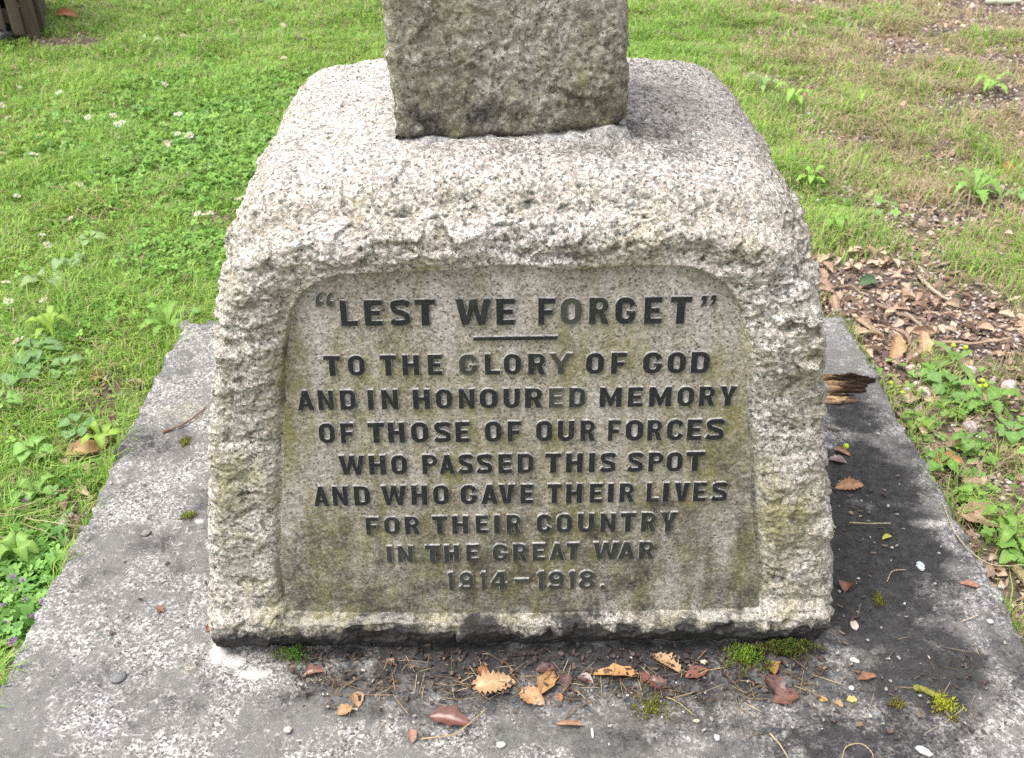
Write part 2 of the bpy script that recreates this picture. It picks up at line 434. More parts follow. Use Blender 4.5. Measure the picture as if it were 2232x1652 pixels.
def build_shaft():
    W, D, H, zb = 0.155, 0.26, 1.35, 0.718
    ext = (W, D, H)
    p, F = cube_faces(ext, (120, 90, 420), 'flrbt')
    q, n = round_box(p, ext, np.full(len(p), 0.014))
    yf = 1.296
    V = np.stack([q[:, 0] * (1 - 0.03 * q[:, 2]) + 0.009, yf + q[:, 1] + 0.02 * q[:, 2], q[:, 2] + zb - 0.012], 1)
    lo = fbm(V * 8, 3, 61); f1 = facets(V * np.array([16, 16, 26]), 65); f2 = facets(V * 42, 67); f3 = facets(V * 95, 69); hi = fbm(V * 110, 3, 71)
    d = 0.003 * lo + 0.0040 * f1 + 0.0034 * f2 + 0.0020 * f3 + 0.0012 * hi - 0.013 * (1 - sst(0.0, 0.13, q[:, 2])) * (q[:, 0] < 0) * sst(0.5, 1.0, -n[:, 0])
    z = q[:, 2]
    zb2 = 0.030 + 0.013 * 0.5 * fbm(np.stack([q[:, 0] * 22, q[:, 1] * 22, 0 * z], 1), 3, 31) + 0.016 * sst(-0.02, 0.14, q[:, 0])
    un = 1 - sst(zb2 - 0.006, zb2 + 0.004, z)
    d = d - 0.009 * un
    V = V + n * d[:, None]
    al = 0.62 + 0.45 * (1 - sst(0.03, 0.14, z)) + 0.3 * lo
    dk = 0.20 + 0.30 * (1 - sst(0.02, 0.13, z)) + 0.12 * lo + 0.16 * f2
    li = 0.10 * (1 - sst(0.0, 0.05, z)) + 0.12
    o = obj('cross_shaft', mesh_np('cross_shaft', V - ORG, [F], np.stack([al, dk, li + 0 * z], 1), True, mats=[M_SHAFT]), memorial)
    # bedding mortar squeezed out under the shaft
    t = np.linspace(0, 1, 160)
    ring = []
    for a, b in (((-W, 0), (W, 0)), ((W, 0), (W, D)), ((W, D), (-W, D)), ((-W, D), (-W, 0))):
        for s in np.linspace(0, 1, 60, endpoint=False): ring.append((a[0] + (b[0] - a[0]) * s, a[1] + (b[1] - a[1]) * s))
    ring = np.array(ring); k = len(ring)
    nz = fbm(np.c_[ring * 25, np.zeros(k)], 4, 91)
    hgt = 0.012 + 0.010 * nz + 0.015 * sst(0.02, 0.14, ring[:, 0]) * (ring[:, 1] < 0.02)
    outw = 0.009 + 0.009 * np.abs(nz)
    prof = []
    cen = np.array([0, D / 2])
    dirn = ring - cen; dirn = np.sign(dirn) * (np.abs(dirn) > np.array([W, D / 2]) - 0.002)
    for f, hh in ((1.6, -0.012), (1.0, 0.35), (0.3, 0.9), (-1.4, 1.0)):
        b = ring + dirn * (outw * f)[:, None]
        prof.append(np.c_[b[:, 0] + 0.009, b[:, 1] + yf, zb + 0.004 + np.where(hh < 0, hh, hgt * hh)])
    V = np.concatenate(prof); V += np.c_[fbm(V * 150, 2, 5), fbm(V * 150, 2, 6), fbm(V * 150, 2, 7)] * 0.0015
    i = np.arange(k); j = (i + 1) % k
    Q = np.concatenate([np.stack([i + a * k, j + a * k, j + (a + 1) * k, i + (a + 1) * k], 1) for a in range(3)])
    obj('mortar_joint', mesh_np('mortar_joint', V - ORG, [Q], np.tile([0.1, 0.22, 0.62], (len(V), 1)), True, mats=[M_SLAB]), memorial)
build_shaft()

def build_slab():
    hx = (SLAB['x1'] - SLAB['x0']) / 2; cx = (SLAB['x1'] + SLAB['x0']) / 2
    ext = (hx, SLAB['y1'] - SLAB['y0'], 0.17)
    p, F = cube_faces(ext, (420, 360, 24), 'flrbt')
    q, n = round_box(p, ext, np.full(len(p), 0.016))
    V = np.stack([q[:, 0] + cx, q[:, 1] + SLAB['y0'], q[:, 2] - 0.17], 1)
    top = sst(0.8, 1.0, n[:, 2])
    lo = fbm(V * np.array([4, 4, 4]), 4, 101); f2 = facets(V * 30, 105); hi = fbm(V * 90, 4, 107)
    pit = np.minimum(0, fbm(V * 34, 3, 109) + 0.10)
    V = V + n * ((0.0022 * lo + 0.0010 * f2 + 0.0009 * hi + 0.004 * pit) * top + (0.0045 * lo + 0.009 * f2 + 0.002 * hi) * (1 - top))[:, None]
    x, y = V[:, 0], V[:, 1]
    nz = fbm(V * 6, 5, 111); nz2 = fbm(V * 22, 4, 113)
    dk = np.clip(0.20 + 0.30 * nz, 0, 0.5)
    li = 0.28 + 0.25 * nz + 0.15 * nz2
    gr = 0.08 + 0 * x
    def bl(D, rx, ry, s, wob=0.35):
        c = P(*D); m = mpp(*D)
        dd = ((x - c[0]) / (rx * m)) ** 2 + ((y - c[1]) / (ry * m)) ** 2
        return s * (1 - sst(0.15, 1.7, np.sqrt(dd) + wob * nz + 0.3 * nz2))
    # black crust: right side and along the foot, fading outwards
    for D, rx, ry, s in (((1860, 900), 75, 95, 0.75), ((1880, 1030), 115, 120, 1.15), ((1900, 1180), 145, 130, 1.25), ((1890, 1330), 165, 130, 1.15), ((1830, 1150), 60, 330, 1.2), ((2020, 1250), 110, 120, 0.62),
                         ((1930, 1480), 170, 70, 0.62), ((2080, 1420), 90, 90, 0.5), ((1250, 1425), 660, 34, 1.0), ((1250, 1455), 650, 50, 0.85), ((1250, 1500), 660, 80, 0.55), ((2040, 1480), 240, 140, 0.85), ((1880, 1610), 330, 100, 0.78), ((1450, 1585), 380, 50, 0.45), ((900, 1550), 240, 40, 0.35), ((330, 1180), 110, 60, 0.34), ((200, 1480), 120, 60, 0.3), ((1500, 1500), 460, 75, 0.62), ((1000, 1520), 330, 60, 0.5),
                         ((760, 1480), 170, 55, 0.55), ((1350, 1600), 520, 60, 0.36), ((1830, 1580), 240, 80, 0.42), ((640, 1500), 60, 40, 0.5)):
        dk = np.maximum(dk, bl(D, rx, ry, s))
    # paler grey runs where the crust has come away
    for D, rx, ry, s in (((2200, 1560), 90, 90, 0.55), ((480, 1410), 22, 60, 1.0), ((515, 1440), 40, 26, 1.0), ((550, 1468), 60, 22, 0.95), ((610, 1500), 60, 20, 0.6), ((2030, 1140), 45, 14, 0.9), ((432, 1135), 20, 16, 1.0),
                         ((1840, 740), 60, 60, 0.5), ((1240, 1610), 70, 30, 0.4), ((300, 1350), 180, 90, 0.35), ((130, 1600), 220, 70, 0.4)):
        b = bl(D, rx, ry, s); li = np.maximum(li, b); dk = dk * (1 - 0.8 * b)
    for D, rx, ry, s in (((410, 900), 60, 40, 0.6), ((1400, 1560), 130, 40, 0.5), ((2000, 1450), 150, 60, 0.35), ((1950, 830), 40, 60, 0.4), ((410, 1459), 14, 18, 0.9)):
        gr = np.maximum(gr, bl(D, rx, ry, s))
    crust = sst(0.75, 1.1, dk) * top; V[:, 2] += crust * (0.0035 * np.maximum(0, fbm(V * 28, 4, 119)) + 0.0015 * fbm(V * 70, 3, 121))
    li = li * (1 - np.clip(dk * 1.1, 0, 1)) + 0.10 * (nz2 > 0.55)
    obj('base_slab', mesh_np('base_slab', V - ORG, [F], np.clip(np.stack([gr, dk, li], 1), 0, 1), True, mats=[M_SLAB]), memorial)
build_slab()
# ------------------------------------------------------------------ the inscription: relief letters
def catmull(pts, n=9):
    pts = [np.array(p, float) for p in pts]; pts = [2 * pts[0] - pts[1]] + pts + [2 * pts[-1] - pts[-2]]
    out = []
    for a, b, c, d in zip(pts, pts[1:], pts[2:], pts[3:]):
        for t in np.linspace(0, 1, n, endpoint=False):
            out.append(0.5 * (2 * b + (c - a) * t + (2 * a - 5 * b + 4 * c - d) * t ** 2 + (3 * b - a - 3 * c + d) * t ** 3))
    out.append(pts[-2]); return np.array(out)
def stroke(pts, th, n=9):
    c = catmull(pts, n); d = np.gradient(c, axis=0); d /= np.linalg.norm(d, axis=1)[:, None]
    nn = np.stack([-d[:, 1], d[:, 0]], 1) * th / 2
    def side(o):
        keep = [o[0]]
        for i in range(1, len(o)):
            if np.dot(o[i] - keep[-1], d[i]) > th * .04: keep.append(o[i])
        return np.array(keep)
    return np.concatenate([side(c + nn), side(c - nn)[::-1]])
def rrect(x0, y0, x1, y1, r, n=7):
    out = []
    r = min(r, (x1 - x0) / 2, (y1 - y0) / 2)
    for cx, cy, a0 in ((x1 - r, y0 + r, -90), (x1 - r, y1 - r, 0), (x0 + r, y1 - r, 90), (x0 + r, y0 + r, 180)):
        for a in np.linspace(a0, a0 + 90, n): out.append((cx + r * math.cos(R(a)), cy + r * math.sin(R(a))))
    return np.array(out)
def ell(cx, cy, rx, ry, n=22): return np.array([(cx + rx * math.cos(a), cy + ry * math.sin(a)) for a in np.linspace(0, 2 * math.pi, n, endpoint=False)])
def glyph(ch, w, h):                     # list of pieces; a piece is a list of contours (outline, then holes)
    s, b = min(0.295 * h, 0.40 * w), 0.215 * h
    one = lambda *p: [[np.array(p)]]
    if ch == 'I': return one((0, 0), (w, 0), (w, h), (0, h))
    if ch == 'L': return one((0, 0), (w, 0), (w, b), (s, b), (s, h), (0, h))
    if ch == 'E': return one((0, 0), (w, 0), (w, b), (s, b), (s, .40 * h), (.88 * w, .40 * h), (.88 * w, .60 * h), (s, .60 * h), (s, h - b), (w, h - b), (w, h), (0, h))
    if ch == 'F': return one((0, 0), (s, 0), (s, .36 * h), (.86 * w, .36 * h), (.86 * w, .57 * h), (s, .57 * h), (s, h - b), (w, h - b), (w, h), (0, h))
    if ch == 'T': return one((w / 2 - s / 2, 0), (w / 2 + s / 2, 0), (w / 2 + s / 2, h - b), (w, h - b), (w, h), (0, h), (0, h - b), (w / 2 - s / 2, h - b))
    if ch == 'H': s = min(s, .36 * w); return one((0, 0), (s, 0), (s, .40 * h), (w - s, .40 * h), (w - s, 0), (w, 0), (w, h), (w - s, h), (w - s, .61 * h), (s, .61 * h), (s, h), (0, h))
    if ch == 'N': s = .33 * w; return one((0, 0), (s, 0), (s, .55 * h), (w - s * .95, 0), (w, 0), (w, h), (w - s, h), (w - s, .45 * h), (s * .95, h), (0, h))
    if ch == 'M': s = .27 * w; return one((0, 0), (s, 0), (s, .52 * h), (w / 2 - .07 * w, .04 * h), (w / 2 + .07 * w, .04 * h), (w - s, .52 * h), (w - s, 0), (w, 0), (w, h), (w - s * .98, h), (w / 2, .48 * h), (s * .98, h), (0, h))
    if ch == 'V': return one((0, h), (s, h), (w / 2, .36 * h), (w - s, h), (w, h), (w / 2 + .5 * s, 0), (w / 2 - .5 * s, 0))
    if ch == 'Y': return one((0, h), (s * 1.02, h), (w / 2, .62 * h), (w - s * 1.02, h), (w, h), (w / 2 + .5 * s, .40 * h), (w / 2 + .5 * s, 0), (w / 2 - .5 * s, 0), (w / 2 - .5 * s, .40 * h))
    if ch == 'W':
        k = .215 * w
        return one((0, h), (k, h), (.31 * w, .42 * h), (.5 * w - .45 * k, h), (.5 * w + .45 * k, h), (.69 * w, .42 * h), (w - k, h), (w, h), (.735 * w + .46 * k, 0), (.735 * w - .46 * k, 0), (.5 * w, .52 * h), (.265 * w + .46 * k, 0), (.265 * w - .46 * k, 0))
    if ch == 'A':
        ap = .16 * w; xl = lambda y: (w / 2 - ap) * y / h; k = .33 * w; xi = lambda y: k + (w / 2 - ap) * y / h
        yb, yt = .17 * h, .36 * h; ys = (w / 2 - k) * h / (w / 2 - ap)
        out = [np.array([(0, 0), (xi(0), 0), (xi(yb), yb), (w - xi(yb), yb), (w - xi(0), 0), (w, 0), (w - xl(h), h), (xl(h), h)])]
        if ys > yt + .04 * h: out.append(np.array([(xi(yt), yt), (w - xi(yt), yt), (w / 2, ys)]))
        return [out]
    if ch == 'O': s = min(s, .345 * w); return [[rrect(0, 0, w, h, .46 * w), rrect(s, b * .95, w - s, h - b * .95, .45 * (w - 2 * s))]]
    if ch == 'D':
        s = .345 * w; o = [(0, 0)] + [tuple(q) for q in rrect(0, 0, w, h, .45 * w) if q[0] > .5 * w] + [(0, h)]
        return [[np.array(o), rrect(s, b * .95, w - s, h - b * .95, .3 * (w - 2 * s))]]
    if ch == 'U':
        s = min(s, .35 * w); r = w / 2
        o = [(0, h)] + [(r + r * math.cos(a), r * .9 + r * .9 * math.sin(a)) for a in np.linspace(math.pi, 2 * math.pi, 15)] + [(w, h), (w - s, h)]
        ri = w / 2 - s
        o += [(r + ri * math.cos(a), b + ri + ri * math.sin(a)) for a in np.linspace(0, -math.pi, 9)] + [(s, h)]
        return [[np.array(o)]]
    if ch in 'CG':
        s = min(s, .36 * w); g0 = R(24); g1 = R(24) if ch == 'C' else R(2)
        def arcpts(x0, y0, x1, y1, r):
            q = rrect(x0, y0, x1, y1, r, 40); sx = np.linspace(0, 1, 12)
            q = np.concatenate([q] + [np.c_[x1 + 0 * sx, y0 + r + (y1 - y0 - 2 * r) * sx], np.c_[x0 + 0 * sx, y0 + r + (y1 - y0 - 2 * r) * sx]])
            an = np.arctan2((q[:, 1] - h / 2) / h, (q[:, 0] - w / 2) / w) % (2 * math.pi)
            k = (an > g0) & (an < 2 * math.pi - g1); q = q[k]; an = an[k]; q = q[np.argsort(an)]
            keep = [0]
            for i in range(1, len(q)):
                if np.hypot(*(q[i] - q[keep[-1]])) > h * .012: keep.append(i)
            return q[keep]
        o = arcpts(0, 0, w, h, .46 * w); i = arcpts(s, b * .97, w - s * .92, h - b * .97, .42 * (w - 1.92 * s))
        out = [[np.concatenate([o, i[::-1]])]]
        if ch == 'G': out.append([np.array([(w * .56, .34 * h), (w * .995, .34 * h), (w * .995, .51 * h), (w * .56, .51 * h)])])
        return out
    if ch == 'S':
        th = b * 1.08; e = th / 2
        path = [(.95 * w, .79 * h), (.76 * w, .885 * h), (.48 * w, h - e), (.20 * w, .845 * h), (e * 1.05, .715 * h), (.26 * w, .58 * h), (.5 * w, .505 * h), (.76 * w, .42 * h), (w - e * 1.05, .285 * h), (.80 * w, .155 * h), (.5 * w, e), (.24 * w, .112 * h), (.045 * w, .205 * h)]
        return [[stroke(path, th, 5)]]
    if ch in 'RP':
        s = .36 * w; y0 = .40 * h; x1 = (.96 if ch == 'R' else 1.0) * w; rr = (h - y0) / 2
        rx = min(rr, x1 - s * .9)
        arc = [(x1 - rx + rx * math.cos(a), y0 + rr + rr * math.sin(a)) for a in np.linspace(-math.pi / 2 + (.55 if ch == 'R' else 0), math.pi / 2, 12)]
        if ch == 'R': o = [(0, 0), (s, 0), (s, .38 * h), (.46 * w, .38 * h), (w - .37 * w, 0), (w, 0)] + [(.80 * w, .40 * h)] + arc + [(0, h)]
        else: o = [(0, 0), (s, 0), (s, y0)] + arc + [(0, h)]
        return [[np.array(o), rrect(s, y0 + b * .8, x1 - .31 * w, h - b * .85, .4 * (h - y0 - 1.65 * b))]]
    if ch == '1': return one((.22 * w, 0), (w, 0), (w, h), (.35 * w, h), (0, .86 * h), (0, .72 * h), (.22 * w, .78 * h))
    if ch == '4': return [[np.array([(.52 * w, 0), (.86 * w, 0), (.86 * w, .2 * h), (w, .2 * h), (w, .4 * h), (.86 * w, .4 * h), (.86 * w, h), (.46 * w, h), (0, .4 * h), (0, .2 * h), (.52 * w, .2 * h)]), np.array([(.26 * w, .4 * h), (.52 * w, .4 * h), (.52 * w, .72 * h)])]]
    if ch == '8':
        ys = np.linspace(0, math.pi, 26); yy = h / 2 - h / 2 * np.cos(ys); hw = []
        for v in yy:
            e1 = max(0, 1 - ((v - .27 * h) / (.27 * h)) ** 2); e2 = max(0, 1 - ((v - .755 * h) / (.245 * h)) ** 2)
            hw.append(max(.5 * w * e1 ** .45, .46 * w * e2 ** .45, .30 * w if .3 * h < v < .7 * h else 0))
        hw = np.array(hw); o = np.concatenate([np.stack([w / 2 + hw, yy], 1), np.stack([w / 2 - hw, yy], 1)[::-1][1:-1]])
        return [[o, ell(w / 2, .27 * h, .17 * w, .10 * h), ell(w / 2, .755 * h, .15 * w, .085 * h)]]
    if ch == '9':
        th = .31 * w; e = th / 2
        return [[ell(w / 2, .665 * h, w / 2, .335 * h), ell(w / 2, .69 * h, .19 * w, .11 * h)],
                [stroke([(w - e, .66 * h), (w - e, .40 * h), (w * .80, e * 1.5), (w * .45, e), (w * .2, e * 1.2), (w * .04, .22 * h)], th, 6)]]
    if ch == '-': return one((0, .42 * h), (w, .42 * h), (w, .60 * h), (0, .60 * h))
    if ch == '.': return [[ell(w / 2, w / 2 * .95, w / 2, w / 2 * .95, 12)]]
    if ch in '\u201c\u201d':
        out = []
        for k in (0, 1):
            c = np.array([(.02, .62), (.10, 1), (.42, 1), (.42, .62), (.36, .28), (.16, 0), (.02, 0), (.16, .34), (.18, .58)])
            c = c * [w, h]
            if ch == '\u201c': c = np.array([.44 * w, h]) - c
            out.append([c + [k * .56 * w, 0]])
        return out
    raise ValueError(ch)

def flat_curve(pieces, ext, bev):
    out = []
    for pi, contours in enumerate(pieces):
        cu = bpy.data.curves.new('tmp', 'CURVE'); cu.dimensions = '2D'; cu.fill_mode = 'BOTH'
        cu.extrude = ext - pi * 0.0002; cu.bevel_depth = bev; cu.bevel_resolution = 0; cu.offset = -bev * 0.6
        for c in contours:
            sp = cu.splines.new('POLY'); sp.points.add(len(c) - 1); sp.use_cyclic_u = True
            sp.points.foreach_set('co', np.c_[c, np.zeros(len(c)), np.ones(len(c))].astype(np.float32).ravel())
        o = bpy.data.objects.new('tmp', cu)
        me = bpy.data.meshes.new_from_object(o)
        V = np.zeros(len(me.vertices) * 3); me.vertices.foreach_get('co', V)
        out.append((V.reshape(-1, 3), [list(p.vertices) for p in me.polygons]))
        bpy.data.objects.remove(o); bpy.data.curves.remove(cu); bpy.data.meshes.remove(me)
    return out

FADED = {(0, 0): .8, (0, 8): .9, (0, 5): .3, (0, 9): .3, (1, 5): .75, (1, 9): .85, (2, 11): .95, (2, 12): .4, (1, 7): .2}
COUNTERS = []
LINES = [
 (((683, 741.8), (673, 735)), [('\u201c', 719.6, 762.6, 697, 664), ('L', 778.8, 817.2), ('E', 832.5, 874.2), ('S', 891.7, 937.4), ('T', 946.8, 994.6), ('W', 1039.5, 1120), ('E', 1131, 1174), ('F', 1226, 1265), ('O', 1276.6, 1325), ('R', 1341, 1387), ('G', 1400, 1447), ('E', 1465.6, 1506), ('T', 1524, 1573), ('\u201d', 1594, 1631, 696, 671)]),
 (((808.5, 854.7), (799, 848)), [('T', 741, 778.8), ('O', 795, 834.4), ('T', 867.5, 906), ('H', 918.5, 957.5), ('E', 976, 1009), ('G', 1046.8, 1088.7), ('L', 1105, 1140), ('O', 1148, 1188), ('R', 1203, 1244), ('Y', 1250, 1305), ('O', 1334, 1375.5), ('F', 1391, 1427), ('G', 1463, 1507), ('O', 1518.5, 1560.8), ('D', 1572, 1615)]),
 (((887.5, 932.8), (877.5, 922.4)), [('A', 679.8, 719), ('N', 727.7, 763.4), ('D', 777.4, 813.7), ('I', 840, 854), ('N', 871, 909.7), ('H', 942, 981.7), ('O', 993.8, 1032), ('N', 1046, 1082.5), ('O', 1093, 1135.5), ('U', 1147, 1185.5), ('R', 1196, 1237), ('E', 1250, 1282), ('D', 1296, 1333), ('M', 1365, 1415.6), ('E', 1429, 1463.4), ('M', 1477, 1528), ('O', 1541, 1579.6), ('R', 1590, 1627.4), ('Y', 1636, 1676)]),
 (((962, 1008), (952, 1000)), [('O', 729.6, 766.7), ('F', 778.8, 809.7), ('T', 840.6, 878.8), ('H', 886, 924.5), ('O', 938, 978.5), ('S', 991, 1029), ('E', 1038.7, 1071), ('O', 1105, 1144), ('F', 1156.5, 1188), ('O', 1221, 1258.6), ('U', 1270, 1308), ('R', 1321.5, 1356), ('F', 1384, 1413), ('O', 1423.7, 1464.8), ('R', 1473, 1508), ('C', 1517, 1556), ('E', 1563, 1597), ('S', 1606, 1648)]),
 (((1036, 1080), (1026.7, 1071)), [('W', 775, 834), ('H', 842.7, 881.5), ('O', 893, 930), ('P', 963.4, 998.7), ('A', 1002, 1038), ('S', 1045.7, 1079), ('S', 1087, 1123), ('E', 1135.5, 1167), ('D', 1179, 1216), ('T', 1241.7, 1278.5), ('H', 1288.7, 1327.7), ('I', 1341, 1355), ('S', 1366.7, 1402), ('S', 1429, 1464), ('P', 1475.5, 1510), ('O', 1516.7, 1553.5), ('T', 1560, 1603)]),
 (((1106, 1151), (1096, 1139)), [('A', 717, 752.7), ('N', 760.5, 795.7), ('D', 809, 846), ('W', 871.5, 928), ('H', 938.7, 975.5), ('O', 988, 1025), ('G', 1050, 1088), ('A', 1096.5, 1135.8), ('V', 1135.6, 1174), ('E', 1185.5, 1215), ('T', 1247, 1278.8), ('H', 1289, 1326), ('E', 1342.5, 1372), ('I', 1383.6, 1397.6), ('R', 1410, 1444), ('L', 1471.5, 1500), ('I', 1508, 1523), ('V', 1534, 1569.6), ('E', 1577, 1607), ('S', 1619, 1655)]),
 (((1176, 1216), (1164, 1208)), [('F', 835.8, 865.6), ('O', 877, 913.7), ('R', 924, 959), ('T', 986, 1021), ('H', 1031, 1068.5), ('E', 1084.7, 1113.4), ('I', 1126, 1139.8), ('R', 1154, 1188.7), ('C', 1223, 1257), ('O', 1267, 1303.5), ('U', 1315.6, 1353), ('N', 1367, 1402), ('T', 1412, 1447), ('R', 1459, 1494), ('Y', 1502, 1541)]),
 (((1241.7, 1279), (1231, 1270.5)), [('I', 883, 896), ('N', 908, 943), ('T', 969.6, 1003.8), ('H', 1012.6, 1047.6), ('E', 1063, 1092), ('G', 1123, 1158), ('R', 1168.5, 1202), ('E', 1213, 1242), ('A', 1251.6, 1286.6), ('T', 1289.5, 1319.6), ('W', 1350.5, 1408), ('A', 1407, 1446), ('R', 1454, 1489.5)]),
 (((1301, 1341.8), (1297.5, 1339)), [('1', 1020.7, 1034), ('9', 1048, 1080), ('1', 1094.6, 1107.5), ('4', 1118.8, 1156), ('-', 1172.6, 1205), ('1', 1223.7, 1239), ('9', 1249.7, 1284.7), ('1', 1295, 1309), ('8', 1317.7, 1356), ('.', 1366.7, 1379)]),
]
NRM = np.array([0, -1, TF]) / KS
def panel_pt(x, s, wv): 
    z = s / KS
    return np.stack([x, Y0 + REC + TF * z, z], -1) + NRM * np.reshape(wv, (-1, 1))
def add_relief(parts, xl, xr, yb_l, yb_r, yt, ch, fade, li):
    a = PPS(xl, yb_l); b = PPS(xr, yb_r); t = PPS((xl + xr) / 2, yt)
    w_ = b[0] - a[0]; h_ = (t[1] - (a[1] + b[1]) / 2) * KS
    gl = glyph(ch, w_, h_)
    for pc in gl:
        for hole in pc[1:]: COUNTERS.append(np.c_[a[0] + hole[:, 0], a[1] + (hole[:, 1] + (b[1] - a[1]) * KS / w_ * hole[:, 0]) / KS])
    for V, faces in flat_curve(gl, 0.0034, 0.0006):
        keep = V.copy()
        sh = (b[1] - a[1]) * KS / w_
        jit = fbm(np.c_[V[:, :2] * 260, np.full(len(V), li * 7.0)], 2, 33) * 0.0004
        s = a[1] * KS + V[:, 1] + sh * V[:, 0]
        W = panel_pt(a[0] + V[:, 0] + jit, s + jit, V[:, 2])
        parts.append((W - ORG, faces, np.full(len(V), fade)))
def relief_mesh(name, parts):
    V = np.concatenate([p[0] for p in parts]); fd = np.concatenate([p[2] for p in parts])
    F3, F4, Fn = [], [], []; off = 0
    for p in parts:
        for f in p[1]:
            g = [i + off for i in f]
            (F3 if len(g) == 3 else F4).append(g)
        off += len(p[0])
    return obj(name, mesh_np(name, V, [np.array(F3).reshape(-1, 3), np.array(F4).reshape(-1, 4)], np.stack([fd, fd, fd], 1), False, mats=[M_LETTER]), panel)
TEXTS = ['"LEST WE FORGET"', 'TO THE GLORY OF GOD', 'AND IN HONOURED MEMORY', 'OF THOSE OF OUR FORCES', 'WHO PASSED THIS SPOT', 'AND WHO GAVE THEIR LIVES', 'FOR THEIR COUNTRY', 'IN THE GREAT WAR', '1914-1918.']
for li, (((tl, bl_), (tr, br_)), letters) in enumerate(LINES):
    x0 = letters[0][1]; x1 = letters[-1][2]; k = 0
    for word in TEXTS[li].split(' '):
        parts = []
        for _ in word:
            L = letters[k]
            u0 = (L[1] - x0) / (x1 - x0); u1 = (L[2] - x0) / (x1 - x0); um = (u0 + u1) / 2
            fade = FADED.get((li, k), (0, 0, 0, 0, 0, 0.08, 0.26, 0.50, 0.66)[li] + 0.16 * random.random())
            if len(L) == 5: add_relief(parts, L[1], L[2], L[3], L[3] - 1, L[4], L[0], fade, li + k)
            else: add_relief(parts, L[1], L[2], bl_ + (br_ - bl_) * u0, bl_ + (br_ - bl_) * u1, tl + (tr - tl) * um, L[0], fade, li + k)
            k += 1
        relief_mesh('word', parts)['label'] = 'raised black word ' + word.strip('"')
parts = []
add_relief(parts, 1078.5, 1271, 774.5, 772, 764.5, 'I', 0.1, 3)
relief_mesh('dividing_rule', parts)['label'] = 'short raised black bar under the first line'

# the stone inside the closed letters stayed clean
def clean_counters():
    me = panel.data; n = len(me.vertices)
    co = np.zeros(n * 3, np.float32); me.vertices.foreach_get('co', co); co = co.reshape(-1, 3) + ORG
    at = me.color_attributes['col'].data; c = np.zeros(n * 4, np.float32); at.foreach_get('color', c); c = c.reshape(-1, 4)
    for h in COUNTERS:
        lo_, hi_ = h.min(0) - .002, h.max(0) + .002
        k = np.where((co[:, 0] > lo_[0]) & (co[:, 0] < hi_[0]) & (co[:, 2] > lo_[1]) & (co[:, 2] < hi_[1]))[0]
        if len(k):
            k = k[poly_sd(co[k, 0], co[k, 2], h) < .0012]; c[k, 0] = 0.05; c[k, 2] = 0.62
    at.foreach_set('color', c.ravel())
clean_counters()

# ------------------------------------------------------------------ ground
GZ = -0.075
def gz(x, y):
    x = np.atleast_1d(np.asarray(x, float)); y = np.atleast_1d(np.asarray(y, float))
    p = np.stack([x, y, 0 * x], 1)
    near = np.clip(1.2 - np.hypot(x, y - 2) / 30, 0, 1)
    return GZ + (0.012 * fbm(p * 1.3, 3, 201) + 0.004 * fbm(p * 8, 2, 203)) * near
GR_BLOBS = [  # where turf is worn thin: (pixel), radii in photo units, strength
 ((1880, 620), 190, 62, 1.1), ((1990, 690), 280, 68, 1.15), ((2150, 745), 240, 52, 1.1), ((1920, 560), 120, 25, .6), ((1930, 790), 70, 70, 1.0), ((1990, 880), 70, 70, .75), ((2080, 960), 120, 70, .9), ((2180, 930), 120, 70, .85), ((2040, 1060), 70, 60, .85), ((2170, 1080), 120, 80, .9), ((2210, 1300), 70, 100, .9), ((2150, 850), 130, 50, .85), ((1960, 900), 50, 60, .9), ((2030, 1020), 50, 70, .9), ((2090, 1140), 60, 90, .9), ((2160, 1270), 60, 90, .95), ((2230, 1350), 40, 60, .9), ((2200, 560), 60, 20, .6), ((2100, 110), 120, 16, .6), ((1800, 130), 90, 10, .5), ((1700, 30), 100, 10, .5), ((1900, 260), 70, 14, .5), ((2180, 300), 90, 14, .6), ((1990, 400), 60, 14, .5),
 ((2140, 225), 130, 36, .95), ((2210, 210), 90, 36, 1.0), ((2150, 40), 170, 22, .8), ((2200, 14), 170, 26, 1.2), ((1650, 175), 60, 16, .8), ((1700, 75), 50, 14, .5), ((2010, 55), 60, 18, .5), ((2060, 330), 260, 50, .40), ((1960, 150), 240, 40, .42), ((2190, 430), 110, 50, .40), ((2030, 480), 60, 22, .5),
 ((225, 870), 60, 45, .8), ((195, 1000), 60, 36, .8), ((170, 1140), 40, 60, .8), ((60, 1440), 60, 40, .8), ((445, 475), 50, 22, .6), ((300, 560), 70, 30, .55), ((255, 620), 40, 20, .5), ((420, 560), 60, 26, .4), ((30, 720), 50, 20, .3), ((80, 1080), 60, 30, .3), ((150, 95), 110, 12, .9), ((180, 78), 60, 8, .6)]
BW = []
for D, rx, ry, s in GR_BLOBS:
    c = P(D[0], D[1], GZ); m = mpp(D[0], D[1], GZ)
    dy = abs(P(D[0], D[1] - 1, GZ)[1] - c[1])
    BW.append((c[0], c[1], rx * m, ry * dy, s))
def bare(x, y):
    p = np.stack([x, y, 0 * x], 1); nz = 0.30 * fbm(p * 7, 4, 211)
    b = np.zeros(len(x))
    for cx, cy, rx, ry, s in BW:
        d = np.sqrt(((x - cx) / rx) ** 2 + ((y - cy) / ry) ** 2)
        b = np.maximum(b, s * (1 - sst(0.45, 1.5, d + nz)))
    side = sst(0.3, 1.2, x - 0.08 * y)
    b = np.maximum(b, side * np.clip(0.40 + 1.5 * fbm(p * 3.1, 4, 215), 0, 0.95))
    b = np.maximum(b, np.clip(0.05 + 0.55 * fbm(p * 4.1, 4, 217) - 0.2, 0, 0.5))
    return np.clip(b, 0, 1)
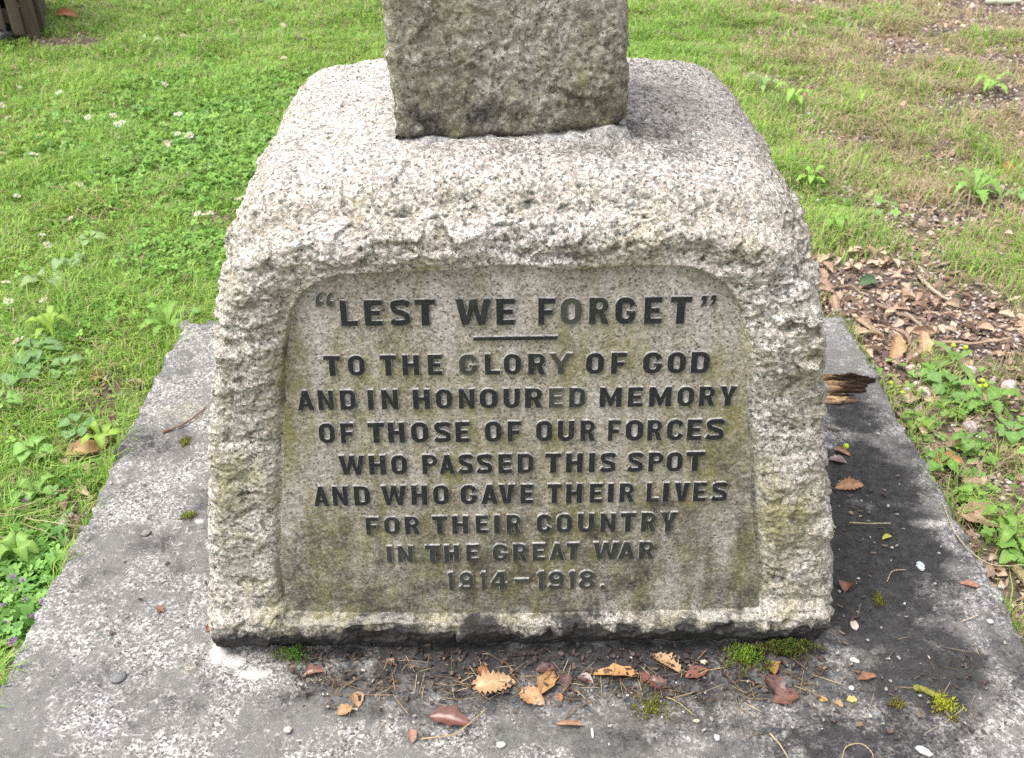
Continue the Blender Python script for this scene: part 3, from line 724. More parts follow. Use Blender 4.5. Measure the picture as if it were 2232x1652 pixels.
def dryness(x, y):
    p = np.stack([x, y, 0 * x], 1)
    s = sst(0.45, 1.5, x - 0.10 * (y - 2))
    return np.clip(s * (0.64 + 0.75 * fbm(p * 1.7, 3, 221)) + 0.09 + 0.1 * fbm(p * 2.3, 3, 223) + 0.12 * sst(4, 6, y), 0, 0.9)
def build_ground():
    g = lambda lo, hi, st, far: np.unique(np.round(np.concatenate([np.arange(lo, hi + st, st), lo - np.geomspace(0.3, far, 14), hi + np.geomspace(0.3, far, 14)]), 4))
    xs = g(-4.2, 4.2, 0.025, 180); ys = g(0.2, 7.0, 0.025, 180)
    X, Y = np.meshgrid(xs, ys, indexing='ij'); x, y = X.ravel(), Y.ravel()
    z = gz(x, y)
    p = np.stack([x, y, 0 * x], 1)
    near = np.maximum(0, 1 - np.hypot(x, y - 3) / 9)
    z = z + near ** .3 * 0.003 * fbm(p * 30, 2, 231)
    inside = (x > SLAB['x0'] + .03) & (x < SLAB['x1'] - .03) & (y > SLAB['y0'] + .03) & (y < SLAB['y1'] - .03)
    z = np.where(inside, -0.15, z)
    b = bare(x, y)[:, None]; d = dryness(x, y)[:, None]
    turf = np.array([[0.13, 0.165, 0.050]]) * (1 - d) + np.array([[0.25, 0.195, 0.125]]) * d
    soil = np.array([[0.13, 0.10, 0.082]]) * (1 + 0.6 * fbm(p * 9, 3, 233)[:, None])
    col = np.clip(turf * (1 - b) + soil * b, 0.01, 1)
    n = len(ys)
    i = np.arange(len(xs) - 1)[:, None] * n + np.arange(n - 1)[None]
    Q = np.stack([i, i + n, i + n + 1, i + 1], -1).reshape(-1, 4)
    m = attr_mat('soil_and_turf', 0.95, 0.1, 0.0, 0.45, 45, 0.6)
    o = obj('ground', mesh_np('ground', np.c_[x, y, z], [Q], col, True, mats=[m])); o['kind'] = 'structure'
build_ground()

def sample(n, dens, y0=0.75, y1=6.4):
    """n random spots in what the camera can see of the lawn (with a margin), thinned by dens(x, y)"""
    xs = []; ys = []; c = 0
    while c < n:
        y = rng.uniform(y0, y1, n * 2); hw = 0.42 * y + 0.75; x = rng.uniform(-1, 1, n * 2) * 3.45
        ok = np.abs(x) < hw
        ok &= ~((x > SLAB['x0'] - .004) & (x < SLAB['x1'] + .004) & (y < SLAB['y1'] + .004))
        x, y = x[ok], y[ok]
        k = rng.random(len(x)) < dens(x, y)
        xs.append(x[k]); ys.append(y[k]); c += k.sum()
        if c == 0 and len(xs) > 30: break
    return np.concatenate(xs)[:n], np.concatenate(ys)[:n]

def blades(x, y, z, h, wd, ang, lean, col, tipc=1.15):
    n = len(x); d = np.stack([np.cos(ang), np.sin(ang), 0 * x], 1); sd_ = np.stack([-np.sin(ang), np.cos(ang), 0 * x], 1)
    # the blade's flat side turns a little at random
    b = np.stack([x, y, z], 1)
    m = b + d * (lean * h * 0.35)[:, None]; m[:, 2] += h * 0.62
    t = b + d * (lean * h * 1.0)[:, None]; t[:, 2] += h * (1.0 - 0.33 * lean)
    w1 = sd_ * (wd / 2)[:, None]; w2 = sd_ * (wd * 0.42)[:, None]
    V = np.stack([b - w1, b + w1, m - w2, m + w2, t], 1).reshape(-1, 3)
    i = np.arange(n) * 5
    Q = np.stack([i, i + 1, i + 3, i + 2], 1); T = np.stack([i + 2, i + 3, i + 4], 1)
    C = np.repeat(col, 5, 0).reshape(n, 5, 3).copy(); C[:, 2:4] *= 1.05; C[:, 4] *= tipc
    return V, Q, T, C.reshape(-1, 3)
def grass_col(n, x, y, d):
    k = rng.random((n, 1))
    g = np.array([[0.195, 0.355, 0.060]]) * (1 - k) + np.array([[0.44, 0.58, 0.135]]) * k
    p = np.stack([x, y, 0 * x], 1)
    patch = (0.5 + 0.9 * fbm(p * 2.6, 3, 241))[:, None].clip(0, 1)
    g = g * (1 - 0.35 * patch) + np.array([[0.13, 0.34, 0.055]]) * 0.35 * patch
    s = np.array([[0.43, 0.355, 0.215]]) * (0.75 + 0.5 * rng.random((n, 1)))
    isdry = rng.random(n) < d
    return np.where(isdry[:, None], s, g * (0.8 + 0.4 * rng.random((n, 1)))), isdry
def lawn(name, n, side):
    def dens(x, y):
        near = np.clip(1.7 / y, 0.22, 1.0)
        s = (x < 0.15) if side == 'l' else (x >= 0.15)
        return near * s * np.clip(1 - 0.99 * bare(x, y), 0, 1) ** 1.3
    x, y = sample(n, dens)
    d = dryness(x, y)
    col, dry = grass_col(len(x), x, y, d)
    far = np.maximum(1, y / 2.0)
    p = np.stack([x, y, 0 * x], 1)
    tall = np.clip(1 + 0.8 * fbm(p * 4, 3, 251), 0.5, 1.9)
    h = rng.uniform(0.018, 0.056, len(x)) * (0.9 + .18 * (y < 2.4) * (x < 0)) * tall * (1.0 if side == 'l' else 1.15)
    wd = rng.uniform(0.0016, 0.0036, len(x)) * far ** 0.8
    lean = rng.uniform(0.15, 1.3, len(x)) + 0.5 * dry
    swirl = 2 * math.pi * perlin(p * 2.2, 255)
    ang = np.where(rng.random(len(x)) < 0.45, swirl + rng.normal(0, 0.7, len(x)), rng.uniform(0, 2 * math.pi, len(x)))
    V, Q, T, C = blades(x, y, gz(x, y) - 0.003, h, wd, ang, lean, col)
    o = obj(name, mesh_np(name, V, [Q, T], C, True, mats=[M_GRASS]))
    return o
tag(lawn('grass', 210000, 'l'), 'short bright green lawn grass to the left of and behind the memorial', 'grass', kind='stuff')
tag(lawn('dry_grass', 150000, 'r'), 'thin patchy grass mixed with straw to the right of the memorial', 'grass', kind='stuff')

# ------------------------------------------------------------------ small things: builders (each in its own metres, lying on z = 0)
def leaf_mesh(name, L, Wd, spines, curl, bend, col, mat, seed, stalk=0.18, thick_rib=1.25, twist=0.0):
    spines = spines * 2 if spines > 2 else spines
    r = np.random.default_rng(seed)
    if spines:
        ts = []; ws = []
        for i in range(spines + 1):
            a = i / (spines + 1)
            ts += [a + 0.02, a + 0.70 / (spines + 1)]; ws += [0.74, 1.0 + 0.25 * r.random()]
        ts += [0.985, 1.0]; ws += [0.6, 0.2]
        ts = np.array(ts); ws = np.array(ws); ts[0] = 0
    else:
        ts = np.linspace(0, 1, 13); ws = np.ones(13) * (1 + 0.10 * r.normal(size=13))
    base = np.sin(np.pi * np.clip(ts, 0, 1) ** 0.9) ** 0.75 * Wd / 2 * ws + 0.0004
    cs = np.array([-1, -0.55, 0, 0.55, 1])
    V = []; C = []
    for t, b in zip(ts, base):
        for c in cs:
            asym = 1 + 0.18 * c * math.sin(seed)
            x = t * L + (0.10 * L / (spines + 3) * abs(c) if spines else 0); y = c * b * asym
            z = curl * (c * c) * b * 1.1 + bend * (4 * t * (1 - t) - 0.3) * L + 0.010 * math.sin(9 * t + seed + 2 * c) * L * 0.6 + twist * (t - 0.5) * y
            V.append((x - L / 2, y, z))
            k = thick_rib if c == 0 else 1.0
            C.append(np.array(col) * k * (0.85 + 0.3 * r.random()))
    n = len(ts); i = np.arange(n - 1)[:, None] * 5 + np.arange(4)[None]
    Q = np.stack([i, i + 5, i + 6, i + 1], -1).reshape(-1, 4)
    V = np.array(V)
    # stalk: a thin three-sided tube
    sl_ = stalk * L; z0 = V[2, 2]
    S = []
    for t in (0, 1):
        for a in (0, 2.1, 4.2):
            S.append((-L / 2 + 0.002 - t * sl_, 0.0007 * math.cos(a) + t * 0.15 * sl_, z0 + 0.0007 * math.sin(a) - t * min(z0, 0.3 * sl_)))
    o = len(V); T = [[o, o + 1, o + 4, o + 3], [o + 1, o + 2, o + 5, o + 4], [o + 2, o, o + 3, o + 5]]
    V = np.concatenate([V, S]); C = np.concatenate([C, np.tile(np.array(col) * 0.8, (6, 1))])
    V[:, 2] -= V[:, 2].min()
    return mesh_np(name, V, [np.concatenate([Q, T])], np.clip(C, 0, 1), True, mats=[mat])
def tube(pts, r0, r1, n=6, seed=0, rough=0.15):
    pts = np.array(pts, float); k = len(pts); r = np.random.default_rng(seed)
    d = np.gradient(pts, axis=0); d /= np.linalg.norm(d, axis=1)[:, None]
    up = np.array([0, 0, 1.0]); a = np.cross(d, up); a /= np.linalg.norm(a, axis=1)[:, None] + 1e-9; b = np.cross(d, a)
    V = []
    for i in range(k):
        rr = r0 + (r1 - r0) * i / (k - 1)
        for j in range(n):
            t = 2 * math.pi * j / n; q = rr * (1 + rough * r.normal())
            V.append(pts[i] + a[i] * q * math.cos(t) + b[i] * q * math.sin(t))
    V.append(pts[0] - d[0] * r0 * .5); V.append(pts[-1] + d[-1] * r1 * .5)
    i = np.arange(k - 1)[:, None] * n + np.arange(n)[None]; j = np.arange(k - 1)[:, None] * n + (np.arange(n)[None] + 1) % n
    Q = np.stack([i, j, j + n, i + n], -1).reshape(-1, 4)
    e = k * n; jj = np.arange(n)
    T = np.concatenate([np.stack([(jj + 1) % n, jj, np.full(n, e)], 1), np.stack([(k - 1) * n + jj, (k - 1) * n + (jj + 1) % n, np.full(n, e + 1)], 1)])
    return np.array(V), Q, T
def ico(sub=2):
    import bmesh
    bm = bmesh.new(); bmesh.ops.create_icosphere(bm, subdivisions=sub, radius=1.0)
    V = np.array([v.co[:] for v in bm.verts]); T = np.array([[v.index for v in f.verts] for f in bm.faces]); bm.free()
    return V, T
ICO1, ICO2, ICO3 = ico(1), ico(2), ico(3)
def pebble_mesh(name, sx, sy, sz, col, seed, base=None):
    V, T = base or ICO3
    V = V * (1 + 0.22 * fbm(V * 1.3 + seed * 7.7, 3, 301) + 0.10 * facets(V * 2.2 + seed, 303))[:, None] * [sx, sy, sz]
    V[:, 2] -= V[:, 2].min() + 0.15 * sz
    return mesh_np(name, V, [T], np.clip(np.array(col)[None] * (1 + 0.25 * fbm(V * 3 / sx, 2, 305))[:, None], 0, 1), True, mats=[M_PEB])
SLAB_Z = 0.001
def lay(o, x, y, rot=0.0, z=SLAB_Z, tilt=(0, 0)):
    o.location = (x, y, z); o.rotation_euler = (tilt[0], tilt[1], rot)
def layS(o, sx, sy, rot=0.0, z=SLAB_Z, tilt=(0, 0)):
    p = PS(sx, sy, z); lay(o, p[0], p[1], rot, z, tilt)

# ------------------------------------------------------------------ fallen leaves on the slab
TAN, RUST, PLUM, STRAW = (0.46, 0.27, 0.125), (0.33, 0.145, 0.065), (0.10, 0.055, 0.050), (0.50, 0.38, 0.20)
SLAB_LEAVES = [  # pixel, length, width, spines per side, curl, bend, colour, shiny, rotation, tilt, label
 ((1123, 1561), .068, .036, 4, .45, .06, (.50, .32, .18), 0, 6, (.15, 0), 'tan spiny holly leaf with saw-toothed lower edge, leftmost of the pale leaves at the foot'),
 ((1100, 1537), .026, .016, 0, .9, .1, RUST, 0, -55, (0, 0), 'small rolled orange-brown leaf just above the saw-toothed holly leaf'),
 ((1212, 1591), .046, .027, 0, .5, .05, (.44, .25, .13), 0, -35, (.2, 0), 'short tan oval leaf slanting below the upright stalked leaf'),
 ((1250, 1560), .056, .030, 1, .5, .05, TAN, 0, 57, (0, .1), 'tan leaf standing on a slant with its stalk pointing up and right'),
 ((1408, 1541), .074, .034, 2, .4, .06, (.56, .31, .13), 0, 176, (.35, 0), 'largest orange-tan leaf, lying level with one long spine below'),
 ((1517, 1514), .052, .034, 3, .4, .05, (.50, .32, .18), 0, 140, (.3, 0), 'pale spiny holly leaf closest to the plinth foot'),
 ((1755, 1527), .040, .024, 0, .6, .05, (.36, .19, .075), 0, 98, (0, .5), 'brown leaf propped upright beside the bright green moss'),
 ((1762, 1566), .044, .026, 0, .5, .08, PLUM, 1, 110, (0, 0), 'dark plum wet leaf right below the propped brown leaf'),
 ((1790, 1592), .044, .032, 1, .4, .05, (.15, .075, .06), 1, 20, (0, 0), 'broad dark red-brown leaf, lowest of the right-hand pile'),
 ((1024, 1643), .062, .032, 2, .7, .06, (.15, .07, .055), 1, -14, (.2, 0), 'glossy dark red-brown leaf with a pale stalk across it near the front'),
 ((812, 1596), .028, .020, 0, .4, .05, (.36, .22, .13), 0, -70, (0, 0), 'upper of two small tan leaf scraps on the grey stone'),
 ((788, 1622), .026, .018, 0, .4, .05, (.42, .26, .14), 0, 30, (0, 0), 'lower of two small tan leaf scraps on the grey stone'),
 ((716, 1536), .034, .018, 1, .9, .1, (.20, .095, .075), 1, 10, (0, 0), 'curled dark reddish leaf near the left of the plinth foot'),
 ((1588, 1536), .040, .020, 0, .5, .05, (.20, .085, .06), 1, 20, (0, 0), 'crumpled red leaf right of the pale spiny holly leaf'),
 ((1243, 1526), .030, .018, 0, .4, .05, PLUM, 1, 10, (0, 0), 'dark wet leaf scrap behind the slanting tan leaf'),
 ((1290, 1554), .028, .020, 0, .5, .05, (.12, .075, .075), 1, 75, (0, 0), 'purplish wet leaf scrap between two tan leaves'),
 ((1334, 1552), .026, .017, 0, .5, .05, (.13, .07, .07), 1, -30, (0, 0), 'purplish wet leaf scrap touching the tip of the largest tan leaf'),
 ((1494, 1560), .034, .022, 0, .5, .05, (.14, .06, .055), 1, 160, (0, 0), 'dark red wet leaf below the pale spiny holly leaf'),
 ((1470, 1545), .024, .015, 0, .6, .05, (.17, .08, .07), 1, 60, (0, 0), 'little dark red leaf off the right end of the largest tan leaf'),
 ((1919, 1032), .034, .017, 0, .6, .05, (.30, .16, .10), 0, -40, (0, 0), 'brown narrow leaf under a green berry on the black stone'),
 ((1908, 1053), .036, .020, 0, .5, .05, (.14, .085, .085), 1, 160, (0, 0), 'purple-brown leaf tucked against the right side of the plinth'),
 ((1935, 1110), .056, .026, 3, .5, .07, (.36, .20, .11), 0, 8, (.3, 0), 'tan spiny leaf alone on the black crust right of the plinth'),
 ((2022, 1227), .020, .009, 0, .7, .08, (.46, .46, .09), 0, 22, (0, 0), 'tiny yellow-green leaf on the black crust'),
 ((1926, 1340), .026, .018, 0, .9, .1, (.26, .13, .085), 0, 70, (0, 0), 'curled red-brown leaf by the lower right corner of the plinth'),
 ((1976, 1546), .030, .014, 1, .6, .06, (.28, .14, .09), 0, 12, (0, 0), 'ragged reddish leaf scrap on the grey stone at lower right'),
 ((1874, 1595), .015, .011, 1, .3, .04, (.52, .32, .10), 0, -10, (0, 0), 'leftmost of three tiny yellow leaf flakes in a row'),
 ((1912, 1604), .014, .010, 1, .3, .04, (.44, .25, .12), 0, -60, (0, 0), 'middle one of three tiny yellow leaf flakes in a row'),
 ((1941, 1596), .016, .012, 1, .3, .04, (.50, .40, .14), 0, 5, (0, 0), 'rightmost of three tiny yellow leaf flakes in a row'),
 ((1276, 1590), .016, .010, 0, .3, .04, (.36, .17, .09), 0, 100, (0, 0), 'reddish leaf flake right of the short tan oval leaf'),
 ((2210, 1336), .030, .013, 0, .6, .05, (.36, .17, .11), 0, -20, (0, 0), 'pinkish brown leaf near the right edge of the slab'),
 ((365, 1391), .018, .010, 0, .6, .05, (.20, .10, .07), 0, -30, (0, 0), 'tiny red-brown leaf scrap alone on the left of the slab'),
 ((938, 1678), .024, .014, 0, .5, .05, (.34, .21, .16), 0, 100, (0, 0), 'pinkish dry leaf scrap left of the crossed pale stalks'),
 ((1300, 1653), .040, .009, 0, .8, .06, (.34, .20, .12), 0, -3, (0, 0), 'narrow rolled brown leaf below the thin forked twig'),
 ((478, 1432), .016, .010, 0, .6, .1, (.30, .13, .07), 0, 80, (0, 0), 'tiny orange leaf scrap at the lower left corner of the plinth'),
 ((892, 1182 + 330), .020, .010, 0, .6, .1, (.22, .10, .08), 1, 150, (0, 0), 'small dark red leaf scrap in the shade of the plinth foot'),
]
for k, (px, L, Wd, sp, cu, be, col, sh, rot, tl, lab) in enumerate(SLAB_LEAVES):
    nm = 'holly_leaf' if sp >= 3 else 'fallen_leaf'
    o = obj(nm, leaf_mesh(nm, L, Wd, sp, cu, be, col, M_SHINE if sh else M_DEAD, 400 + k))
    layS(o, px[0], px[1], R(rot), SLAB_Z, tl)
    tag(o, lab, 'leaf')

# ------------------------------------------------------------------ twigs and straws on the slab
def twig(name, pix, r0, r1, col, lab, z=0.003, lift=0.0, seed=0):
    pts = np.array([PS(px, py, z) for px, py in pix])
    c = catmull(pts, 5); k = len(c)
    c[:, 2] += lift * np.sin(np.linspace(0, math.pi, k)) + np.random.default_rng(seed).normal(0, r0 * .25, k)
    org = c[k // 2].copy(); V, Q, T = tube(c - org, r0, r1, 6, seed)
    o = obj(name, mesh_np(name, V, [Q, T], np.tile(np.array(col), (len(V), 1)), True, mats=[M_TWIG])); o.location = org
    return tag(o, lab, 'twig')
twig('twig', [(371, 985), (405, 975), (440, 955), (469, 928)], .0028, .0014, (.20, .12, .085), 'curved reddish twig lying on the left side of the slab', .004, .002, 1)
twig('twig', [(1286, 1640), (1312, 1618), (1330, 1608), (1350, 1599)], .0011, .0008, (.22, .15, .09), 'thin forked twig below the leaf pile at the foot', .003, .002, 2)
twig('straw', [(962, 1684), (1000, 1681), (1045, 1674)], .0012, .0008, (.42, .31, .14), 'lower one of the two pale stalks crossed near the front', .003, .001, 3)
twig('straw', [(1042, 1673), (1075, 1648), (1110, 1614)], .0012, .0007, (.40, .30, .15), 'upper one of the two pale stalks, slanting over the dark glossy leaf', .008, .003, 4)
twig('straw', [(1516, 1588), (1545, 1602), (1580, 1630)], .0010, .0007, (.36, .28, .15), 'fine straw slanting down to the right below the crumpled red leaf', .003, .001, 5)
twig('straw', [(1755, 1672), (1778, 1700), (1800, 1735)], .0013, .0009, (.42, .34, .19), 'stiff straw running off the bottom edge right of the middle', .003, .001, 6)
twig('straw', [(2194, 1416), (2210, 1410), (2230, 1402)], .0013, .0011, (.50, .42, .34), 'short pale stick near the right edge of the slab', .003, 0, 7)
twig('straw', [(1936, 1191), (1985, 1195), (2030, 1193)], .0011, .0008, (.45, .38, .27), 'pale straight stalk lying across the black crust', .006, .002, 8)
twig('twig', [(1887, 972), (1900, 976), (1915, 978)], .0042, .0030, (.28, .25, .22), 'stubby grey twig end against the right side of the plinth', .005, 0, 9)
twig('straw', [(1920, 1728), (1928, 1705), (1960, 1698), (1985, 1715), (1992, 1735)], .0009, .0007, (.38, .30, .17), 'thin hooked straw at the bottom edge right of the middle', .003, .003, 10)
twig('straw', [(862, 1668), (872, 1652), (884, 1640)], .0009, .0006, (.36, .29, .18), 'fine curved straw in front of the small tan leaf scraps', .003, .001, 11)
twig('straw', [(2022, 1326), (2034, 1304), (2065, 1299)], .0009, .0007, (.40, .31, .22), 'thin curled straw on the right part of the slab', .003, .002, 12)
twig('straw', [(1590, 1540), (1610, 1530), (1650, 1522)], .0010, .0007, (.36, .27, .15), 'straw lying towards the bright green moss', .004, .001, 13)
twig('straw', [(2150, 1150), (2175, 1215), (2210, 1260), (2260, 1290), (2334, 1288)], .0011, .0008, (.44, .38, .24), 'long thin dry runner trailing over the right edge of the slab', .004, .004, 14)

# ------------------------------------------------------------------ stones, berries, moss on the slab
def stone(px, s, col, lab, seed, rot=0, cat='stone', nm='pebble', z=0.0):
    o = obj(nm, pebble_mesh(nm, s[0] * .85, s[1] * .85, s[2] * .7, [c_ * .88 for c_ in col], seed)); layS(o, px[0], px[1], R(rot), z)
    return tag(o, lab, cat)
stone((2105, 1716), (.014, .0065, .006), (.66, .64, .66), 'white oblong stone at the bottom edge of the slab', 1, -38)
stone((1142, 1701), (.008, .006, .005), (.66, .62, .58), 'little white stone on the slab near the bottom edge', 2, 10)
stone((1350, 1672), (.0025, .011, .003), (.62, .60, .57), 'thin white chip standing on end in front of the leaves', 3, 0)
stone((656, 1666), (.007, .006, .005), (.64, .58, .50), 'cream stone crumb at the lower left of the middle', 4, 30)
stone((269, 1548), (.016, .011, .005), (.20, .20, .205), 'dark grey flat stone on the left of the slab', 5, 20)
stone((333, 1217), (.011, .009, .004), (.26, .24, .24), 'grey stone flake with a dark edge left of the plinth', 6, 40)
stone((2097, 1293), (.008, .012, .005), (.58, .62, .64), 'pale bluish stone chip on the right of the slab', 7, 0)
stone((1946, 1428), (.007, .012, .005), (.58, .52, .44), 'cream crumbling chip right of the lower plinth corner', 8, 0)
stone((1604, 1513), (.006, .005, .005), (.62, .53, .38), 'yellowish stone crumb by the crumpled red leaf', 9, 0)
stone((2256, 1419), (.006, .005, .004), (.66, .66, .64), 'white stone speck near the right edge of the slab', 10, 0)
stone((1940, 1571), (.005, .005, .004), (.64, .62, .60), 'white stone speck above the yellow leaf flakes', 11, 0)
stone((1587, 1645), (.006, .0035, .003), (.60, .52, .38), 'cream stone speck in front of the right-hand straw', 12, 0)
stone((1634, 1684), (.005, .006, .004), (.62, .61, .62), 'pale stone speck close to the bottom edge, right of the middle', 13, 0)
stone((1947, 1507), (.009, .005, .004), (.64, .60, .56), 'white stone chip off the lower right corner of the plinth', 14, -30)
def berry(px, z, lab):
    V, T = ICO3; V = V * 0.0058
    o = obj('berry', mesh_np('berry', V, [T], np.tile([.42, .58, .03], (len(V), 1)), True, mats=[M_SHINE])); p = PS(px[0], px[1], z)
    o.location = (p[0], p[1], z + .0052)
    return tag(o, lab, 'berry')
berry((1927, 1022), 0.006, 'round yellow-green berry on the slab right of the plinth')
def moss_mesh(name, rx, ry, hgt, n, col, seed, spread=1.0, bl=0.0045):
    r = np.random.default_rng(seed)
    a = r.uniform(0, 2 * math.pi, n); q = np.sqrt(r.random(n))
    x = rx * q * np.cos(a); y = ry * q * np.sin(a)
    lob = 1.1 + 1.1 * fbm(np.stack([np.cos(a) * 1.9, np.sin(a) * 1.9, 0 * a + seed], 1), 4, 311) + .12 * r.normal(size=n)
    x *= lob; y *= lob
    z = hgt * np.sqrt(np.clip(1 - q ** 2, 0, 1)) * (0.7 + 0.6 * r.random(n))
    k = r.random((n, 1)); c = np.array(col)[None] * (0.40 + 0.95 * k)
    brown = (q[:, None] + .35 * r.normal(size=(n, 1))) > .85; c = np.where(brown, np.array([[.13, .10, .045]]) * (0.6 + .8 * k), c)
    V, Q, T, C = blades(x, y, z - .001, r.uniform(.5, 1.3, n) * bl, np.full(n, bl * .36), r.uniform(0, 6.3, n), r.uniform(.2, 1.2, n) * spread, c, 1.25)
    # cushion underneath
    U, TT = ICO2; U = U * [rx * .5, ry * .5, max(hgt * .8, .0015)]; U[:, 2] = np.maximum(U[:, 2], 0)
    return mesh_np(name, np.concatenate([V, U]), [Q, np.concatenate([T, TT + len(V)])], np.concatenate([C, np.tile(np.array(col) * .6, (len(U), 1))]), True, mats=[M_MOSS])
for k, (px, z, rx, ry, h, n, col, lab) in enumerate([
 ((2148, 1610), .001, .018, .021, .008, 700, (.33, .36, .035), 'bright yellow-green star-shaped moss tuft on the lower right of the slab'),
 ((1700, 1503), .001, .028, .022, .014, 1100, (.15, .25, .03), 'bright green moss cushion growing at the right of the plinth foot'),
 ((1795, 1487), .004, .045, .014, .020, 1100, (.085, .125, .02), 'dark green moss strip under the lower right corner of the plinth'),
 ((668, 1497), .001, .022, .013, .012, 600, (.09, .19, .03), 'small green moss patch at the left of the plinth foot'),
 ((1483, 1612), .000, .026, .026, .006, 420, (.17, .19, .035), 'flat olive moss in front of the leaf pile'),
 ((422, 1009), .000, .008, .013, .005, 260, (.21, .25, .03), 'upper of two little moss dots left of the plinth'),
 ((430, 1178), .000, .011, .008, .005, 260, (.23, .30, .05), 'lower of two little moss dots left of the plinth, ringed by white lichen'),
 ((2003, 1370), .000, .008, .014, .004, 220, (.15, .17, .02), 'thin moss smear on the dark stone right of the plinth'),
 ((2045, 1606), .000, .014, .008, .003, 160, (.20, .19, .04), 'faint olive moss scrap left of the star-shaped moss tuft')]):
    o = obj('moss', moss_mesh('moss', rx, ry, h, n, col, 500 + k)); layS(o, px[0], px[1], 0, z); tag(o, lab, 'moss')
mt = twig('mossy_twig', [(2085, 1570), (2108, 1572), (2125, 1583), (2140, 1588)], .0055, .0038, (.21, .20, .05), 'stubby moss-covered twig above the star-shaped moss tuft', .005, 0, 21)

# rotten wood wedged by the right flank of the plinth
def rotten_wood():
    r = np.random.default_rng(77); Vs = []; Qs = []; Ts = []; Cs = []; off = 0
    ctr = PS(1934, 893, 0.0)
    for k, (x0, L, y0, y1, zt, pl) in enumerate(((-.085, .135, .008, .036, .026, .55), (-.085, .120, -.006, .010, .018, .30), (-.085, .072, -.022, -.012, .012, .35), (-.085, .084, -.040, -.025, .014, .95), (-.085, .105, .014, .026, .034, .35))):
        nu, nv = 26, 12
        U, W = np.meshgrid(np.linspace(0, 1, nu), np.linspace(0, 1, nv), indexing='ij'); u, v = U.ravel(), W.ravel()
        q = np.c_[u * 0 + k * 3.1, v * 4.5, u * 0]
        Lv = L * (0.80 + 0.55 * fbm(q, 3, 401)); y = y0 + (y1 - y0) * v + .004 * np.sin(2.5 * u + k) * u
        st = fbm(np.c_[u * 1.6, v * 7 + k * 5, u * 0], 4, 403)
        zz = zt * (1 - (2 * v - 1) ** 4 * .5) * (1 - .35 * u ** 2) + .007 * st * zt / .02
        top_ = np.c_[x0 + Lv * u, y, np.maximum(zz, .003)]; bot = np.c_[x0 + Lv * u, y, np.full(len(u), .001)]
        i = np.arange(nu - 1)[:, None] * nv + np.arange(nv - 1)[None]; Q = np.stack([i, i + nv, i + nv + 1, i + 1], -1).reshape(-1, 4); m = nu * nv
        e = lambda idx: np.stack([idx[:-1], idx[1:], idx[1:] + m, idx[:-1] + m], 1)
        ed = np.concatenate([e(np.arange(nv)), e((nu - 1) * nv + np.arange(nv)), e(np.arange(nu) * nv), e(np.arange(nu) * nv + nv - 1)])
        c = sst(-.35, .35, st + (pl - .5) * 1.1)[:, None] * np.array([[.62, .42, .235]]) + (1 - sst(-.35, .35, st + (pl - .5) * 1.1))[:, None] * np.array([[.20, .11, .06]])
        dk = sst(.45, .75, u + .35 * fbm(np.c_[u * 4, v * 8, u * 0 + k], 3, 405) - .35 * (pl > .9))[:, None]
        c = c * (1 - dk) + np.array([[.055, .034, .025]]) * dk
        Vs += [top_, bot]; Cs += [c, c * .4]; Qs.append(np.concatenate([Q, ed]) + off); off += 2 * m
    Ts.append(np.zeros((0, 3), int))
    o = obj('rotten_wood', mesh_np('rotten_wood', np.concatenate(Vs), [np.concatenate(Qs), np.concatenate(Ts)], np.concatenate(Cs), False, mats=[M_WOOD]))
    o.location = (ctr[0], ctr[1], 0.0); o.rotation_euler = (0, 0, R(4))
    tag(o, 'splintered chunk of rotten wood lying on the slab beside the plinth', 'wood')
rotten_wood()

